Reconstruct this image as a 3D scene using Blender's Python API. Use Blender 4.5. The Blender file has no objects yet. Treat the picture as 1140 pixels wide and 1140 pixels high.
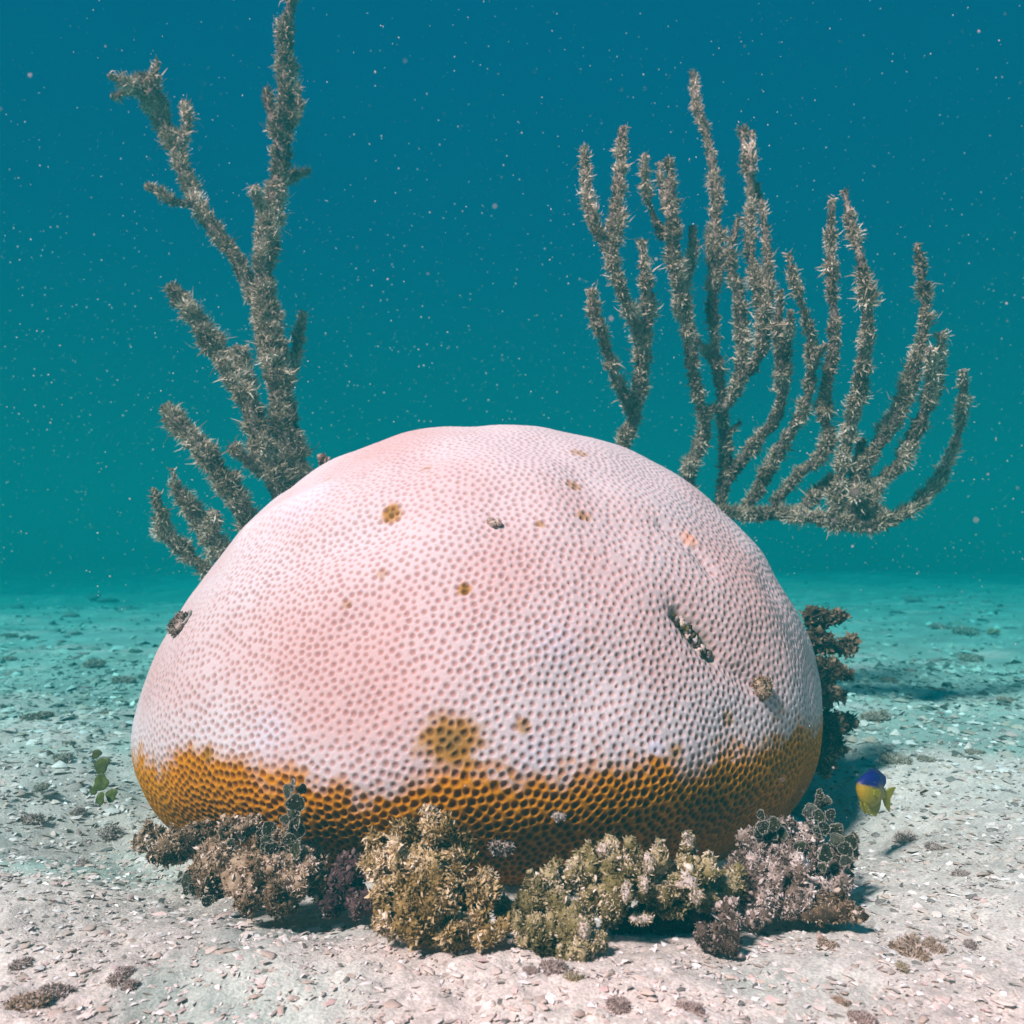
import bpy, bmesh, math, random
import numpy as np
from mathutils import Vector, kdtree
from mathutils.bvhtree import BVHTree

random.seed(7)
RNG = np.random.default_rng(11)
scene = bpy.context.scene
COL = scene.collection

# ------------------------------------------------------------------ camera
CAM_H = 0.243
PITCH = math.atan(55 / 900)
F = 900.0
cam_data = bpy.data.cameras.new('camera')
cam_data.sensor_width = 36.0
cam_data.lens = 36.0 * F / 1140.0
cam_data.clip_start = 0.01
cam_data.clip_end = 500.0
cam_data.dof.use_dof = True
cam_data.dof.focus_distance = 0.66
cam_data.dof.aperture_fstop = 12.0
cam = bpy.data.objects.new('camera', cam_data)
cam.location = (0, 0, CAM_H)
cam.rotation_euler = (math.radians(90) + PITCH, 0, 0)
COL.objects.link(cam)
scene.camera = cam

# ------------------------------------------------------------------ open water all round (world)
world = bpy.data.worlds.new('World')
scene.world = world
world.use_nodes = True
wn = world.node_tree
wn.nodes.clear()
w_out = wn.nodes.new('ShaderNodeOutputWorld')
w_bg = wn.nodes.new('ShaderNodeBackground')
w_tc = wn.nodes.new('ShaderNodeTexCoord')
w_sep = wn.nodes.new('ShaderNodeSeparateXYZ')
w_ramp = wn.nodes.new('ShaderNodeValToRGB')
w_map = wn.nodes.new('ShaderNodeMapRange')
w_map.inputs['From Min'].default_value = -0.3
w_map.inputs['From Max'].default_value = 1.0
wn.links.new(w_tc.outputs['Generated'], w_sep.inputs[0])
wn.links.new(w_sep.outputs['Z'], w_map.inputs['Value'])
wn.links.new(w_map.outputs[0], w_ramp.inputs[0])
wn.links.new(w_ramp.outputs[0], w_bg.inputs['Color'])
wn.links.new(w_bg.outputs[0], w_out.inputs['Surface'])
stops = [(0.0, (0.0, 0.06, 0.07)), (0.23, (0.0, 0.095, 0.105)), (0.36, (0.0, 0.078, 0.112)),
         (0.52, (0.0, 0.062, 0.125)), (0.70, (0.0, 0.062, 0.135)), (1.0, (0.0, 0.10, 0.19))]
cr = w_ramp.color_ramp
while len(cr.elements) < len(stops):
    cr.elements.new(0.5)
for e, (p, c) in zip(cr.elements, stops):
    e.position = p
    e.color = (*c, 1)
w_bg.inputs['Strength'].default_value = 0.40

# ------------------------------------------------------------------ sun
TO_SUN = Vector((-0.46, -0.52, 0.72)).normalized()
sun_data = bpy.data.lights.new('sun', 'SUN')
sun_data.energy = 5.0
sun_data.angle = math.radians(7)
sun_data.color = (1.0, 0.36, 0.37)
sun = bpy.data.objects.new('sun', sun_data)
sun.rotation_euler = TO_SUN.to_track_quat('Z', 'Y').to_euler()
sun.location = TO_SUN * 5
COL.objects.link(sun)

scene.view_settings.view_transform = 'Standard'
scene.view_settings.look = 'None'
scene.view_settings.gamma = 1.0
scene.view_settings.exposure = 2.1
scene.view_settings.use_curve_mapping = False
scene.render.engine = 'CYCLES'
scene.cycles.use_denoising = True
scene.cycles.max_bounces = 5
scene.cycles.diffuse_bounces = 3
scene.cycles.volume_bounces = 3
scene.cycles.transparent_max_bounces = 4

# ------------------------------------------------------------------ measuring helpers
_ca, _sa = math.cos(PITCH), math.sin(PITCH)


def ray(px, py):
    x, y = (px - 570) / F, -(py - 570) / F
    return Vector((x, _ca - y * _sa, _sa + y * _ca))


def at(px, py, Y):
    """Point of the place seen at (px, py) of the photograph, Y metres in front of the camera."""
    d = ray(px, py)
    return Vector((0, 0, CAM_H)) + d * (Y / d.y)


def size(rpx, Y):
    return rpx * Y / F


# ------------------------------------------------------------------ numpy helpers
def sstep(a, b, x):
    t = np.clip((x - a) / (b - a), 0, 1)
    return t * t * (3 - 2 * t)


def _hash(ix, iy, iz, seed):
    with np.errstate(over='ignore'):
        h = (ix.astype(np.uint32) * np.uint32(374761393) + iy.astype(np.uint32) * np.uint32(668265263)
             + iz.astype(np.uint32) * np.uint32(2147483647) + np.uint32((seed * 1274126177) & 0xffffffff))
        h = (h ^ (h >> np.uint32(13))) * np.uint32(1274126177)
        h = h ^ (h >> np.uint32(16))
        h = h * np.uint32(2246822519)
        h = h ^ (h >> np.uint32(15))
    return h.astype(np.float64) / 2147483647.5 - 1.0


def vnoise(p, seed=0):
    p = np.asarray(p, float)
    i = np.floor(p).astype(np.int64)
    f = p - i
    f = f * f * (3 - 2 * f)
    out = 0
    for dx in (0, 1):
        wx = f[:, 0] if dx else 1 - f[:, 0]
        for dy in (0, 1):
            wy = f[:, 1] if dy else 1 - f[:, 1]
            for dz in (0, 1):
                wz = f[:, 2] if dz else 1 - f[:, 2]
                out = out + wx * wy * wz * _hash(i[:, 0] + dx, i[:, 1] + dy, i[:, 2] + dz, seed)
    return out


def fbm(p, octaves=3, seed=0):
    p = np.asarray(p, float)
    s, a = 0, 1.0
    for k in range(octaves):
        s = s + a * vnoise(p * (2.03 ** k), seed + k * 17)
        a *= 0.5
    return s


def sstep(a, b, x):
    t = np.clip((x - a) / (b - a), 0, 1)
    return t * t * (3 - 2 * t)


def mesh_np(name, verts, tris=None, quads=None, attrs=None, smooth=True):
    """One mesh from numpy arrays; attrs: name -> (N,) float or (N,3) colour per vertex."""
    verts = np.asarray(verts, np.float32)
    loops, starts, totals, pos = [], [], [], 0
    if quads is not None and len(quads):
        q = np.asarray(quads, np.int32)
        loops.append(q.ravel())
        starts.append(pos + np.arange(len(q)) * 4)
        totals.append(np.full(len(q), 4))
        pos += q.size
    if tris is not None and len(tris):
        t = np.asarray(tris, np.int32)
        loops.append(t.ravel())
        starts.append(pos + np.arange(len(t)) * 3)
        totals.append(np.full(len(t), 3))
        pos += t.size
    loops = np.concatenate(loops).astype(np.int32)
    starts = np.concatenate(starts).astype(np.int32)
    me = bpy.data.meshes.new(name)
    me.vertices.add(len(verts))
    me.vertices.foreach_set('co', verts.ravel())
    me.loops.add(len(loops))
    me.loops.foreach_set('vertex_index', loops)
    me.polygons.add(len(starts))
    me.polygons.foreach_set('loop_start', starts)
    try:
        me.polygons.foreach_set('loop_total', np.concatenate(totals).astype(np.int32))
    except Exception:
        pass
    if smooth:
        me.polygons.foreach_set('use_smooth', np.ones(len(starts), bool))
    for k, v in (attrs or {}).items():
        v = np.asarray(v, np.float32)
        if v.ndim == 1:
            at_ = me.attributes.new(k, 'FLOAT', 'POINT')
            at_.data.foreach_set('value', v)
        else:
            at_ = me.attributes.new(k, 'FLOAT_COLOR', 'POINT')
            c = np.ones((len(v), 4), np.float32)
            c[:, :3] = v
            at_.data.foreach_set('color', c.ravel())
    me.update(calc_edges=True)
    me.validate()
    return me


def link(name, me, mat=None, parent=None, loc=None):
    o = bpy.data.objects.new(name, me)
    if me is not None and mat is not None and not me.materials:
        me.materials.append(mat)
    COL.objects.link(o)
    if parent is not None:
        o.parent = parent
    if loc is not None:
        o.location = loc
    return o


def tag(o, label, cat, group=None):
    o['label'] = label
    o['category'] = cat
    if group:
        o['group'] = group
    return o


def thing(name, label, cat, loc, group=None):
    o = link(name, None, loc=loc)
    o.empty_display_size = 0.02
    return tag(o, label, cat, group)


def _ico(sub):
    bm = bmesh.new()
    bmesh.ops.create_icosphere(bm, subdivisions=sub, radius=1)
    bm.verts.ensure_lookup_table()
    v = np.array([p.co[:] for p in bm.verts])
    t = np.array([[p.index for p in f.verts] for f in bm.faces])
    bm.free()
    return v, t


ICO = {k: _ico(k) for k in (1, 2, 3, 4)}


# ------------------------------------------------------------------ materials
def new_mat(name):
    m = bpy.data.materials.new(name)
    m.use_nodes = True
    nt = m.node_tree
    b = nt.nodes['Principled BSDF']
    b.inputs['Roughness'].default_value = 0.8
    b.inputs['Specular IOR Level'].default_value = 0.2
    return m, nt, b


def ramp_mat(name, stops, rough=0.85, nscale=90.0, namt=0.35, bump=0.0, bscale=600.0, spec=0.05):
    """Colour from the per-piece 'tint' value mixed with noise, through a ramp."""
    m, nt, b = new_mat(name)
    at_ = nt.nodes.new('ShaderNodeAttribute')
    at_.attribute_name = 'tint'
    tc = nt.nodes.new('ShaderNodeTexCoord')
    no = nt.nodes.new('ShaderNodeTexNoise')
    no.inputs['Scale'].default_value = nscale
    no.inputs['Detail'].default_value = 4
    nt.links.new(tc.outputs['Object'], no.inputs['Vector'])
    ma = nt.nodes.new('ShaderNodeMath')
    ma.operation = 'MULTIPLY_ADD'
    nt.links.new(no.outputs['Fac'], ma.inputs[0])
    ma.inputs[1].default_value = 2 * namt
    ma.inputs[2].default_value = -namt
    ad = nt.nodes.new('ShaderNodeMath')
    ad.operation = 'ADD'
    nt.links.new(at_.outputs['Fac'], ad.inputs[0])
    nt.links.new(ma.outputs[0], ad.inputs[1])
    rp = nt.nodes.new('ShaderNodeValToRGB')
    while len(rp.color_ramp.elements) < len(stops):
        rp.color_ramp.elements.new(0.5)
    for e, (p, c) in zip(rp.color_ramp.elements, stops):
        e.position = p
        e.color = (*c, 1)
    nt.links.new(ad.outputs[0], rp.inputs[0])
    nt.links.new(rp.outputs[0], b.inputs['Base Color'])
    b.inputs['Roughness'].default_value = rough
    b.inputs['Specular IOR Level'].default_value = spec
    if bump:
        n2 = nt.nodes.new('ShaderNodeTexNoise')
        n2.inputs['Scale'].default_value = bscale
        n2.inputs['Detail'].default_value = 3
        nt.links.new(tc.outputs['Object'], n2.inputs['Vector'])
        bp = nt.nodes.new('ShaderNodeBump')
        bp.inputs['Strength'].default_value = bump
        bp.inputs['Distance'].default_value = 0.002
        nt.links.new(n2.outputs['Fac'], bp.inputs['Height'])
        nt.links.new(bp.outputs[0], b.inputs['Normal'])
    return m


def attr_mat(name, attr='col', rough=0.6, spec=0.3, grain=0.12, gscale=500.0, bump=0.0):
    m, nt, b = new_mat(name)
    at_ = nt.nodes.new('ShaderNodeAttribute')
    at_.attribute_name = attr
    tc = nt.nodes.new('ShaderNodeTexCoord')
    no = nt.nodes.new('ShaderNodeTexNoise')
    no.inputs['Scale'].default_value = gscale
    no.inputs['Detail'].default_value = 3
    nt.links.new(tc.outputs['Object'], no.inputs['Vector'])
    mr = nt.nodes.new('ShaderNodeMapRange')
    mr.inputs['From Min'].default_value = 0.25
    mr.inputs['From Max'].default_value = 0.75
    mr.inputs['To Min'].default_value = 1 - grain
    mr.inputs['To Max'].default_value = 1 + grain
    nt.links.new(no.outputs['Fac'], mr.inputs['Value'])
    mx = nt.nodes.new('ShaderNodeVectorMath')
    mx.operation = 'SCALE'
    nt.links.new(at_.outputs['Color'], mx.inputs[0])
    nt.links.new(mr.outputs[0], mx.inputs['Scale'])
    nt.links.new(mx.outputs[0], b.inputs['Base Color'])
    b.inputs['Roughness'].default_value = rough
    b.inputs['Specular IOR Level'].default_value = spec
    if bump:
        bp = nt.nodes.new('ShaderNodeBump')
        bp.inputs['Strength'].default_value = bump
        bp.inputs['Distance'].default_value = 0.001
        nt.links.new(no.outputs['Fac'], bp.inputs['Height'])
        nt.links.new(bp.outputs[0], b.inputs['Normal'])
    return m


M = {}
M['coral'] = attr_mat('living coral skin', rough=0.8, spec=0.06, grain=0.10, gscale=700, bump=0.15)
M['sand'] = attr_mat('coarse shell sand', rough=0.9, spec=0.1, grain=0.30, gscale=520, bump=0.9)
M['grit'] = attr_mat('shell grit', rough=0.8, spec=0.2, grain=0.15, gscale=300)
M['gorg'] = ramp_mat('sea rod bark', [(0.0, (.05, .034, .034)), (.5, (.2, .145, .125)), (1, (.42, .33, .28))], nscale=60, namt=.45)
M['gorg_fuzz'] = ramp_mat('sea rod polyps', [(0.0, (.05, .034, .02)), (.3, (.27, .20, .13)), (.6, (.56, .44, .32)), (1, (.90, .80, .68))], nscale=30, namt=.6)
M['turf'] = ramp_mat('brown turf algae', [(0, (.05, .03, .02)), (.35, (.24, .145, .085)), (.65, (.52, .36, .25)), (1, (.80, .63, .54))], nscale=70, namt=.4, bump=.6)
M['bush'] = ramp_mat('tan bushy algae', [(0, (.05, .03, .012)), (.35, (.28, .175, .06)), (.65, (.60, .43, .23)), (1, (.84, .68, .53))], nscale=60, namt=.4, bump=.6)
M['olive'] = ramp_mat('olive finger coral', [(0, (.035, .028, .012)), (.35, (.20, .155, .06)), (.65, (.52, .41, .24)), (1, (.82, .68, .56))], nscale=60, namt=.4, bump=.6)
M['rim_turf'] = ramp_mat('pink grey rubble turf', [(0, (.035, .025, .02)), (.35, (.18, .12, .09)), (.65, (.50, .37, .32)), (1, (.80, .66, .61))], nscale=70, namt=.45, bump=.6)
M['dark_bush'] = ramp_mat('dark brown algae', [(0, (.015, .009, .006)), (.5, (.085, .052, .03)), (1, (.32, .21, .14))], nscale=70, namt=.35, bump=.4)
M['rock'] = ramp_mat('encrusted rock', [(0, (.02, .012, .014)), (.5, (.09, .045, .045)), (1, (.22, .13, .12))], nscale=50, namt=.5, bump=.8)
M['disc_green'] = ramp_mat('green disc algae', [(0, (.012, .014, .005)), (.5, (.07, .085, .008)), (1, (.2, .22, .05))], nscale=170, namt=.6, spec=.3, rough=.55)
M['disc_dark'] = ramp_mat('dark disc algae', [(0, (.008, .009, .005)), (.45, (.035, .035, .014)), (.7, (.11, .095, .05)), (1, (.4, .34, .27))], nscale=330, namt=.9, spec=.3, rough=.5)
M['disc_rim'] = ramp_mat('chalky rim', [(0, (.12, .10, .07)), (1, (.55, .48, .4))], nscale=220, namt=.8)
M['chalk'] = ramp_mat('pale bare tip', [(0, (.30, .24, .16)), (.5, (.6, .48, .42)), (1, (.8, .68, .63))], nscale=170, namt=.6, bump=.6)
M['shell'] = ramp_mat('broken shell', [(0, (.28, .2, .16)), (.5, (.6, .47, .4)), (1, (.85, .74, .68))], nscale=120, namt=.3, bump=.3)
M['pebble'] = ramp_mat('grey rubble', [(0, (.14, .13, .12)), (.5, (.36, .31, .28)), (1, (.6, .52, .48))], nscale=120, namt=.4, bump=.6)
M['snow'] = ramp_mat('marine snow', [(0, (.5, .5, .48)), (1, (.85, .85, .82))], nscale=10, namt=.1)

M['grey_turf'] = ramp_mat('grey green turf', [(0, (.08, .07, .055)), (.5, (.24, .21, .16)), (1, (.5, .44, .37))], nscale=70, namt=.4)

# ------------------------------------------------------------------ the coral head: base form
CC = np.array([-0.046, 1.0, 0.02])
CR = 0.395
_K = np.radians([0, 12, 25, 40, 55, 70, 82, 92, 102, 115, 180])
_ML = np.array([.977, .971, .971, .957, .951, .959, .965, .945, .86, .70, .55])
_MR = np.array([.977, .977, 1.016, 1.031, 1.035, 1.033, 1.018, .985, .90, .72, .55])


def dome(n):
    """Direction(s) from the coral's heart -> surface point(s), before polyps."""
    n = np.asarray(n, float)
    th = np.arccos(np.clip(n[:, 2], -1, 1))
    ca = n[:, 0] / np.maximum(1e-6, np.sqrt(n[:, 0] ** 2 + n[:, 1] ** 2))
    w = .5 + .5 * ca * np.clip(th / math.radians(12), 0, 1)
    m = 0
    # smooth the table a little so no ring shows
    for d in (-6, -3, 0, 3, 6):
        t = np.abs(th + math.radians(d))
        m = m + (np.interp(t, _K, _ML) * (1 - w) + np.interp(t, _K, _MR) * w) / 5
    fr = np.clip(-n[:, 1], 0, 1) ** 2
    m = m * (1 - .14 * fr * sstep(math.radians(80), math.radians(102), th))
    m = m * (1 + .017 * fbm(n * 2.6 + 4.1, 2, 5) + .009 * vnoise(n * 6.5, 9) + .003 * vnoise(n * 14.0, 19))
    return CC + CR * m[:, None] * n


_iv, _it = ICO[4]
_iv5, _it5 = _ico(6)
BVH = BVHTree.FromPolygons([Vector(v) for v in dome(_iv5)], [tuple(int(i) for i in t) for t in _it5])


def on_dome(px, py):
    hit = BVH.ray_cast(Vector((0, 0, CAM_H)), ray(px, py).normalized())
    if hit[0] is None:
        hit = BVH.find_nearest(at(px, py, 0.88))
    return hit[0], hit[1] if hit[1].dot(hit[0] - Vector(CC)) > 0 else -hit[1]


# ------------------------------------------------------------------ seabed
def ground_z(x, y):
    x = np.asarray(x, float)
    y = np.asarray(y, float)
    p = np.stack([x, y, np.zeros_like(x)], -1).reshape(-1, 3)
    z = .012 * fbm(p * 3.1 + 7.7, 2, 21) + .0045 * vnoise(p * 14, 33) + .0022 * vnoise(p * 45, 35)
    far = np.clip((p[:, 1] - 1.5) / 6, 0, 1)
    z = z + far * .05 * fbm(p * .8, 2, 41) + np.clip((p[:, 1] - 3) / 12, 0, 1) * .16 * fbm(p * .16 + 3.3, 2, 43)
    d = np.hypot((p[:, 0] - CC[0]) / 1.0, p[:, 1] - CC[1])
    z = z - .03 * np.exp(-((d - .40) / .12) ** 2) * sstep(.45, .8, p[:, 1])
    z = z - .02 * np.exp(-((d - .36) / .07) ** 2)
    return z.reshape(x.shape)


ratio = 1.0100
ys = [0.12]
while ys[-1] < 90:
    ys.append(ys[-1] * (ratio if ys[-1] < 4 else 1.03))
ys = np.array(ys)
us = np.linspace(-1.6, 1.6, 500)
YY, UU = np.meshgrid(ys, us, indexing='ij')
XX = UU * YY
ZZ = ground_z(XX, YY)
pg = np.stack([XX, YY, ZZ], -1).reshape(-1, 3)
fine = 1 / (1 + (pg[:, 1] / 1.3) ** 2)
pg[:, 2] += fine * (.0016 * vnoise(pg * [110, 110, 0], 61) + .0010 * vnoise(pg * [260, 260, 0], 62))
nr, nc = XX.shape
idx = np.arange(nr * nc).reshape(nr, nc)
quads = np.stack([idx[:-1, :-1], idx[:-1, 1:], idx[1:, 1:], idx[1:, :-1]], -1).reshape(-1, 4)
# sand colour: pinkish shell sand; further out grey-green algae, plus the water's turquoise fade painted into the colour
pp = pg * [1, 1, 0]
cl = .5 + .5 * np.clip(fbm(pp * 9, 3, 71), -1, 1)
sp = .5 + .5 * vnoise(pp * 150, 73)
fl = .5 + .5 * vnoise(pp * 420, 75)
sand = np.array([.72, .615, .545]) * (0.74 + .26 * cl + .30 * (sp - .5) + .30 * (fl - .5))[:, None]
film_haze = sstep(.1, .75, fbm(pp * 5.5, 3, 81) * .6 + sstep(.75, 1.9, pg[:, 1]) * .75)
film_haze_col = np.array([.25, .43, .37]) * (0.7 + .5 * cl)[:, None]
gc = sand * (1 - film_haze[:, None] * .75) + film_haze_col * film_haze[:, None] * .75
base_v = len(pg)
skirt = np.array([[-120, -60, -.25], [120, -60, -.25], [120, 130, -.25], [-120, 130, -.25]])
gv = np.vstack([pg, skirt])
gq = np.vstack([quads, [[base_v, base_v + 1, base_v + 2, base_v + 3]]])
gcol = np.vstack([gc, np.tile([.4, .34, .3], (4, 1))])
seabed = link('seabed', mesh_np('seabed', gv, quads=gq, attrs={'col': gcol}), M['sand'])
seabed['kind'] = 'structure'


def gz(x, y):
    return float(ground_z(np.array([x]), np.array([y]))[0])


def on_ground(px, py):
    d = ray(px, py)
    o = Vector((0, 0, CAM_H))
    t = CAM_H / max(1e-4, -d.z)
    for _ in range(6):
        p = o + d * t
        t = (CAM_H - gz(p.x, p.y)) / max(1e-4, -d.z)
    return o + d * t


# ------------------------------------------------------------------ the coral head
FIB = 36000
k = np.arange(FIB) + .5
zf = 1 - 2 * k / FIB
ph = k * math.pi * (3 - math.sqrt(5))
rf = np.sqrt(1 - zf ** 2)
# the lattice's poles lie left and right of the head, out of sight
pts = np.stack([zf, rf * np.cos(ph), rf * np.sin(ph)], -1)
SPC = math.sqrt(4 * math.pi / FIB)
pts += RNG.normal(0, SPC * .30, pts.shape)
pts += .020 * np.stack([vnoise(pts * 4, 1), vnoise(pts * 4, 2), vnoise(pts * 4, 3)], -1)
pts /= np.linalg.norm(pts, axis=1)[:, None]
pts = pts[pts[:, 2] > -.45]
def tree(pts):
    kd = kdtree.KDTree(len(pts))
    for i_, p_ in enumerate(pts.tolist()):
        kd.insert(p_, i_)
    kd.balance()
    return kd


for _ in range(4):                      # polyps push one another apart
    kd = tree(pts)
    nbr = np.array([[e[1] for e in kd.find_n(p_, 7)] for p_ in pts.tolist()])
    dv = pts[:, None] - pts[nbr[:, 1:]]
    dl = np.linalg.norm(dv, axis=2) + 1e-9
    push = np.clip(1.12 * SPC - dl, 0, SPC)
    pts = pts + .42 * (dv / dl[..., None] * push[..., None]).sum(1)
    pts /= np.linalg.norm(pts, axis=1)[:, None]
kd = tree(pts)
prand = RNG.random(len(pts))
prand2 = RNG.random(len(pts))

# grid on an equal-area map centred on the side that faces the camera, fine there, coarse behind
axis = np.array([0.0, -math.cos(math.radians(33)), math.sin(math.radians(33))])
e1 = np.array([1.0, 0, 0])
e2 = np.cross(axis, e1)
e2 = e2 / np.linalg.norm(e2)
STEP = 1.14e-3 / CR
core = np.arange(0, 1.20, STEP)
tail = [core[-1]]
s_ = STEP
while tail[-1] < 1.98:
    s_ = min(s_ * 1.06, .03)
    tail.append(tail[-1] + s_)
half = np.concatenate([core, tail[1:]])
g1 = np.concatenate([-half[:0:-1], half])
A1, A2 = np.meshgrid(g1, g1, indexing='ij')
rr = np.sqrt(A1 ** 2 + A2 ** 2)
ok = rr < 1.97
rc = np.minimum(rr, 1.97)
thl = 2 * np.arcsin(rc / 2)
sf = np.where(rr > 1e-9, np.sin(thl) / np.maximum(rr, 1e-9), 1.0)
nd = (np.cos(thl)[..., None] * axis + (A1 * sf)[..., None] * e1 + (A2 * sf)[..., None] * e2)
ok &= nd[..., 2] > -.20
N = len(g1)
oki = np.flatnonzero(ok.ravel())
remap = -np.ones(N * N, np.int64)
remap[oki] = np.arange(len(oki))
ii = np.arange(N * N).reshape(N, N)
q = np.stack([ii[:-1, :-1], ii[1:, :-1], ii[1:, 1:], ii[:-1, 1:]], -1).reshape(-1, 4)
q = remap[q]
q = q[(q >= 0).all(1)]
nd = nd.reshape(-1, 3)[oki]
nd = nd / np.linalg.norm(nd, axis=1)[:, None]
P = dome(nd)
f1 = np.empty(len(nd))
f2 = np.empty(len(nd))
cid = np.empty(len(nd), np.int64)
find_n = kd.find_n
for j, v in enumerate(nd.tolist()):
    a, b = find_n(v, 2)
    f1[j] = a[2]
    cid[j] = a[1]
    f2[j] = b[2]
f1 /= SPC
f2 /= SPC

# where the living brown tissue ends (heights measured round the flank)
edge_px = [(146, 838), (200, 846), (270, 852), (320, 862), (360, 880), (430, 886), (480, 868), (540, 858), (600, 866),
           (640, 862), (700, 848), (760, 855), (800, 840), (850, 834), (910, 812)]
ez = []
for x_, y_ in edge_px:
    p_, _n = on_dome(x_, y_)
    ez.append((math.atan2(p_.x - CC[0], -(p_.y - CC[1])), p_.z))
ez.sort()
azv = np.arctan2(P[:, 0] - CC[0], -(P[:, 1] - CC[1]))
zb = np.interp(azv, [e[0] for e in ez], [e[1] for e in ez])
pits_n = .011 * fbm(P * 26, 3, 51)
soft = prand2[cid] * .014 - .007
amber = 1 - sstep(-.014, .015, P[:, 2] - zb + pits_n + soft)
deep = 1 - sstep(-.07, -.012, P[:, 2] - zb + pits_n)  # darker brown foot tissue, also painting the undercut's shade into the colour

patch = np.zeros(len(P))
dark = np.zeros(len(P))
for (x_, y_, r_, s__) in [(500, 824, 26, 1), (435, 568, 12, 1), (517, 656, 7, 1), (650, 574, 8, .8), (638, 541, 8, .7), (645, 505, 9, .6),
                          (602, 583, 5, .8), (583, 808, 8, .8), (810, 800, 8, .7), (425, 638, 6, .5), (385, 672, 6, .5),
                          (475, 520, 6, .5), (366, 536, 7, .5), (232, 840, 8, .9), (752, 838, 8, .8), (870, 790, 7, .4), (862, 800, 5, .5)]:
    p_, n_ = on_dome(x_, y_)
    rad = r_ * p_.y / F * (1.25 if r_ > 15 else 1.0)
    d = np.linalg.norm((P - np.array(p_)) * [1, 1, 1.25 if r_ > 15 else 1], axis=1) / rad
    d = d + (.10 if r_ > 15 else .22) * fbm(P * (70 if r_ > 15 else 150), 2, 91) + (prand2[cid] - .5) * .3
    patch = np.maximum(patch, s__ * (1 - sstep(.6, 1.5, d)))
    dark = np.maximum(dark, s__ * (1 - sstep(.1, .8, d)))
orange = np.zeros(len(P))
p_, n_ = on_dome(768, 600)
orange = 1 - sstep(.5, 1.4, np.linalg.norm(P - np.array(p_), axis=1) / .009)
blue = np.zeros(len(P))
for (x_, y_, r_) in [(730, 832, 10), (300, 815, 26), (620, 715, 26), (340, 565, 34), (600, 840, 20)]:
    p_, n_ = on_dome(x_, y_)
    blue = np.maximum(blue, (1 - sstep(.3, 1.5, np.linalg.norm(P - np.array(p_), axis=1) / (r_ * p_.y / F))) * (.9 if r_ < 15 else .45))


def seg_dist(P, a, b):
    ab = b - a
    t = np.clip(((P - a) @ ab) / (ab @ ab), 0, 1)
    return np.linalg.norm(P - (a + t[:, None] * ab), axis=1), t


g0 = np.array(on_dome(757, 684)[0])
g1_ = np.array(on_dome(794, 729)[0])
gd, gt = seg_dist(P, g0, g1_)
gwid = .0084 * (.7 + .5 * np.sin(np.pi * np.clip(gt, .05, .95)))
gd = gd + .0018 * vnoise(P * 160, 15)
groove = np.exp(-(gd / gwid) ** 2)
furrow = np.exp(-(seg_dist(P, g0, g1_)[0] / .019) ** 2)
for a_, b_ in [((738, 586), (762, 604)), ((772, 612), (790, 634)), ((799, 734), (836, 760))]:
    fa, fb = np.array(on_dome(*a_)[0]), np.array(on_dome(*b_)[0])
    furrow = np.maximum(furrow, .95 * np.exp(-(seg_dist(P, fa, fb)[0] / .009) ** 2))
sa, sb = np.array(on_dome(285, 590)[0]), np.array(on_dome(352, 556)[0])
shoulder = np.exp(-(seg_dist(P, sa, sb)[0] / .028) ** 2)
hollow = np.exp(-(seg_dist(P, np.array(on_dome(330, 620)[0]), np.array(on_dome(420, 585)[0]))[0] / .03) ** 2)

dent = np.zeros(len(P))
for (x_, y_, w_) in [(690, 590, .022), (860, 660, .02), (250, 705, .025), (560, 560, .03), (640, 760, .03), (400, 700, .035), (470, 510, .03)]:
    dent = np.maximum(dent, np.exp(-(np.linalg.norm(P - np.array(on_dome(x_, y_)[0]), axis=1) / w_) ** 2) * .6)

grow = np.clip(np.maximum(amber, patch * .7), 0, 1)
calm = 1 - .55 * shoulder - .5 * groove
psize = .45 * (.72 + .5 * prand[cid])
pit_b_ = (1 - sstep(.22, 1.0, f1 / psize)) * (.3 + .7 * sstep(.0, .4, f2 - f1))
pit_a_ = (1 - sstep(.30, 1.12, f1 / (psize * 1.22))) * (.15 + .85 * sstep(.02, .42, f2 - f1))
pit = pit_b_ * (1 - grow) + pit_a_ * grow
topf = sstep(.18, .36, P[:, 2])
depth = (.0010 - .0003 * topf + .0012 * grow) * (.75 + .5 * prand2[cid]) * calm
nrm = nd
disp = -pit * depth + .0007 * (1 - pit) * calm
disp += .00022 * vnoise(P * 900, 3)
disp += -.0065 * groove - .004 * furrow + .009 * shoulder - .009 * hollow - .006 * dent
P = P + nrm * disp[:, None]

tone = np.clip(.42 + .75 * fbm(P * 8, 4, 101) + .4 * np.exp(-((P[:, 2] - zb - .025) / .03) ** 2) + .25 * sstep(.26, .38, P[:, 2]) + .3 * sstep(-.2, -.34, P[:, 0]), 0, 1)[:, None]  # boundary band is truly paler; top and left rim whitening paints in grazing light
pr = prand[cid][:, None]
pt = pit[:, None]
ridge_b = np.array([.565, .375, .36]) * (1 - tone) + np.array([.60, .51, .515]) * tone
ridge_b = ridge_b * (1 - .5 * blue[:, None]) + np.array([.60, .62, .78]) * .5 * blue[:, None]
pit_b = np.array([.46, .215, .18]) * (1 - pr) + np.array([.36, .165, .14]) * pr
pk = pt * (.80 - .32 * topf[:, None])
cb = ridge_b * (1 - pk) + pit_b * pk
rimb = np.clip(1 - np.abs(pit - .12) / .12, 0, 1)[:, None] * .22
cb = cb * (1 - rimb) + np.array([.72, .60, .60]) * rimb
ridge_a = np.array([.66, .235, .005]) * (1 - tone) + np.array([.54, .205, .006]) * tone
pit_a = np.array([.25, .068, .004]) * (1 - pr) + np.array([.14, .042, .004]) * pr
ca_ = ridge_a * (1 - pt * .85) + pit_a * pt * .85
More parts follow.
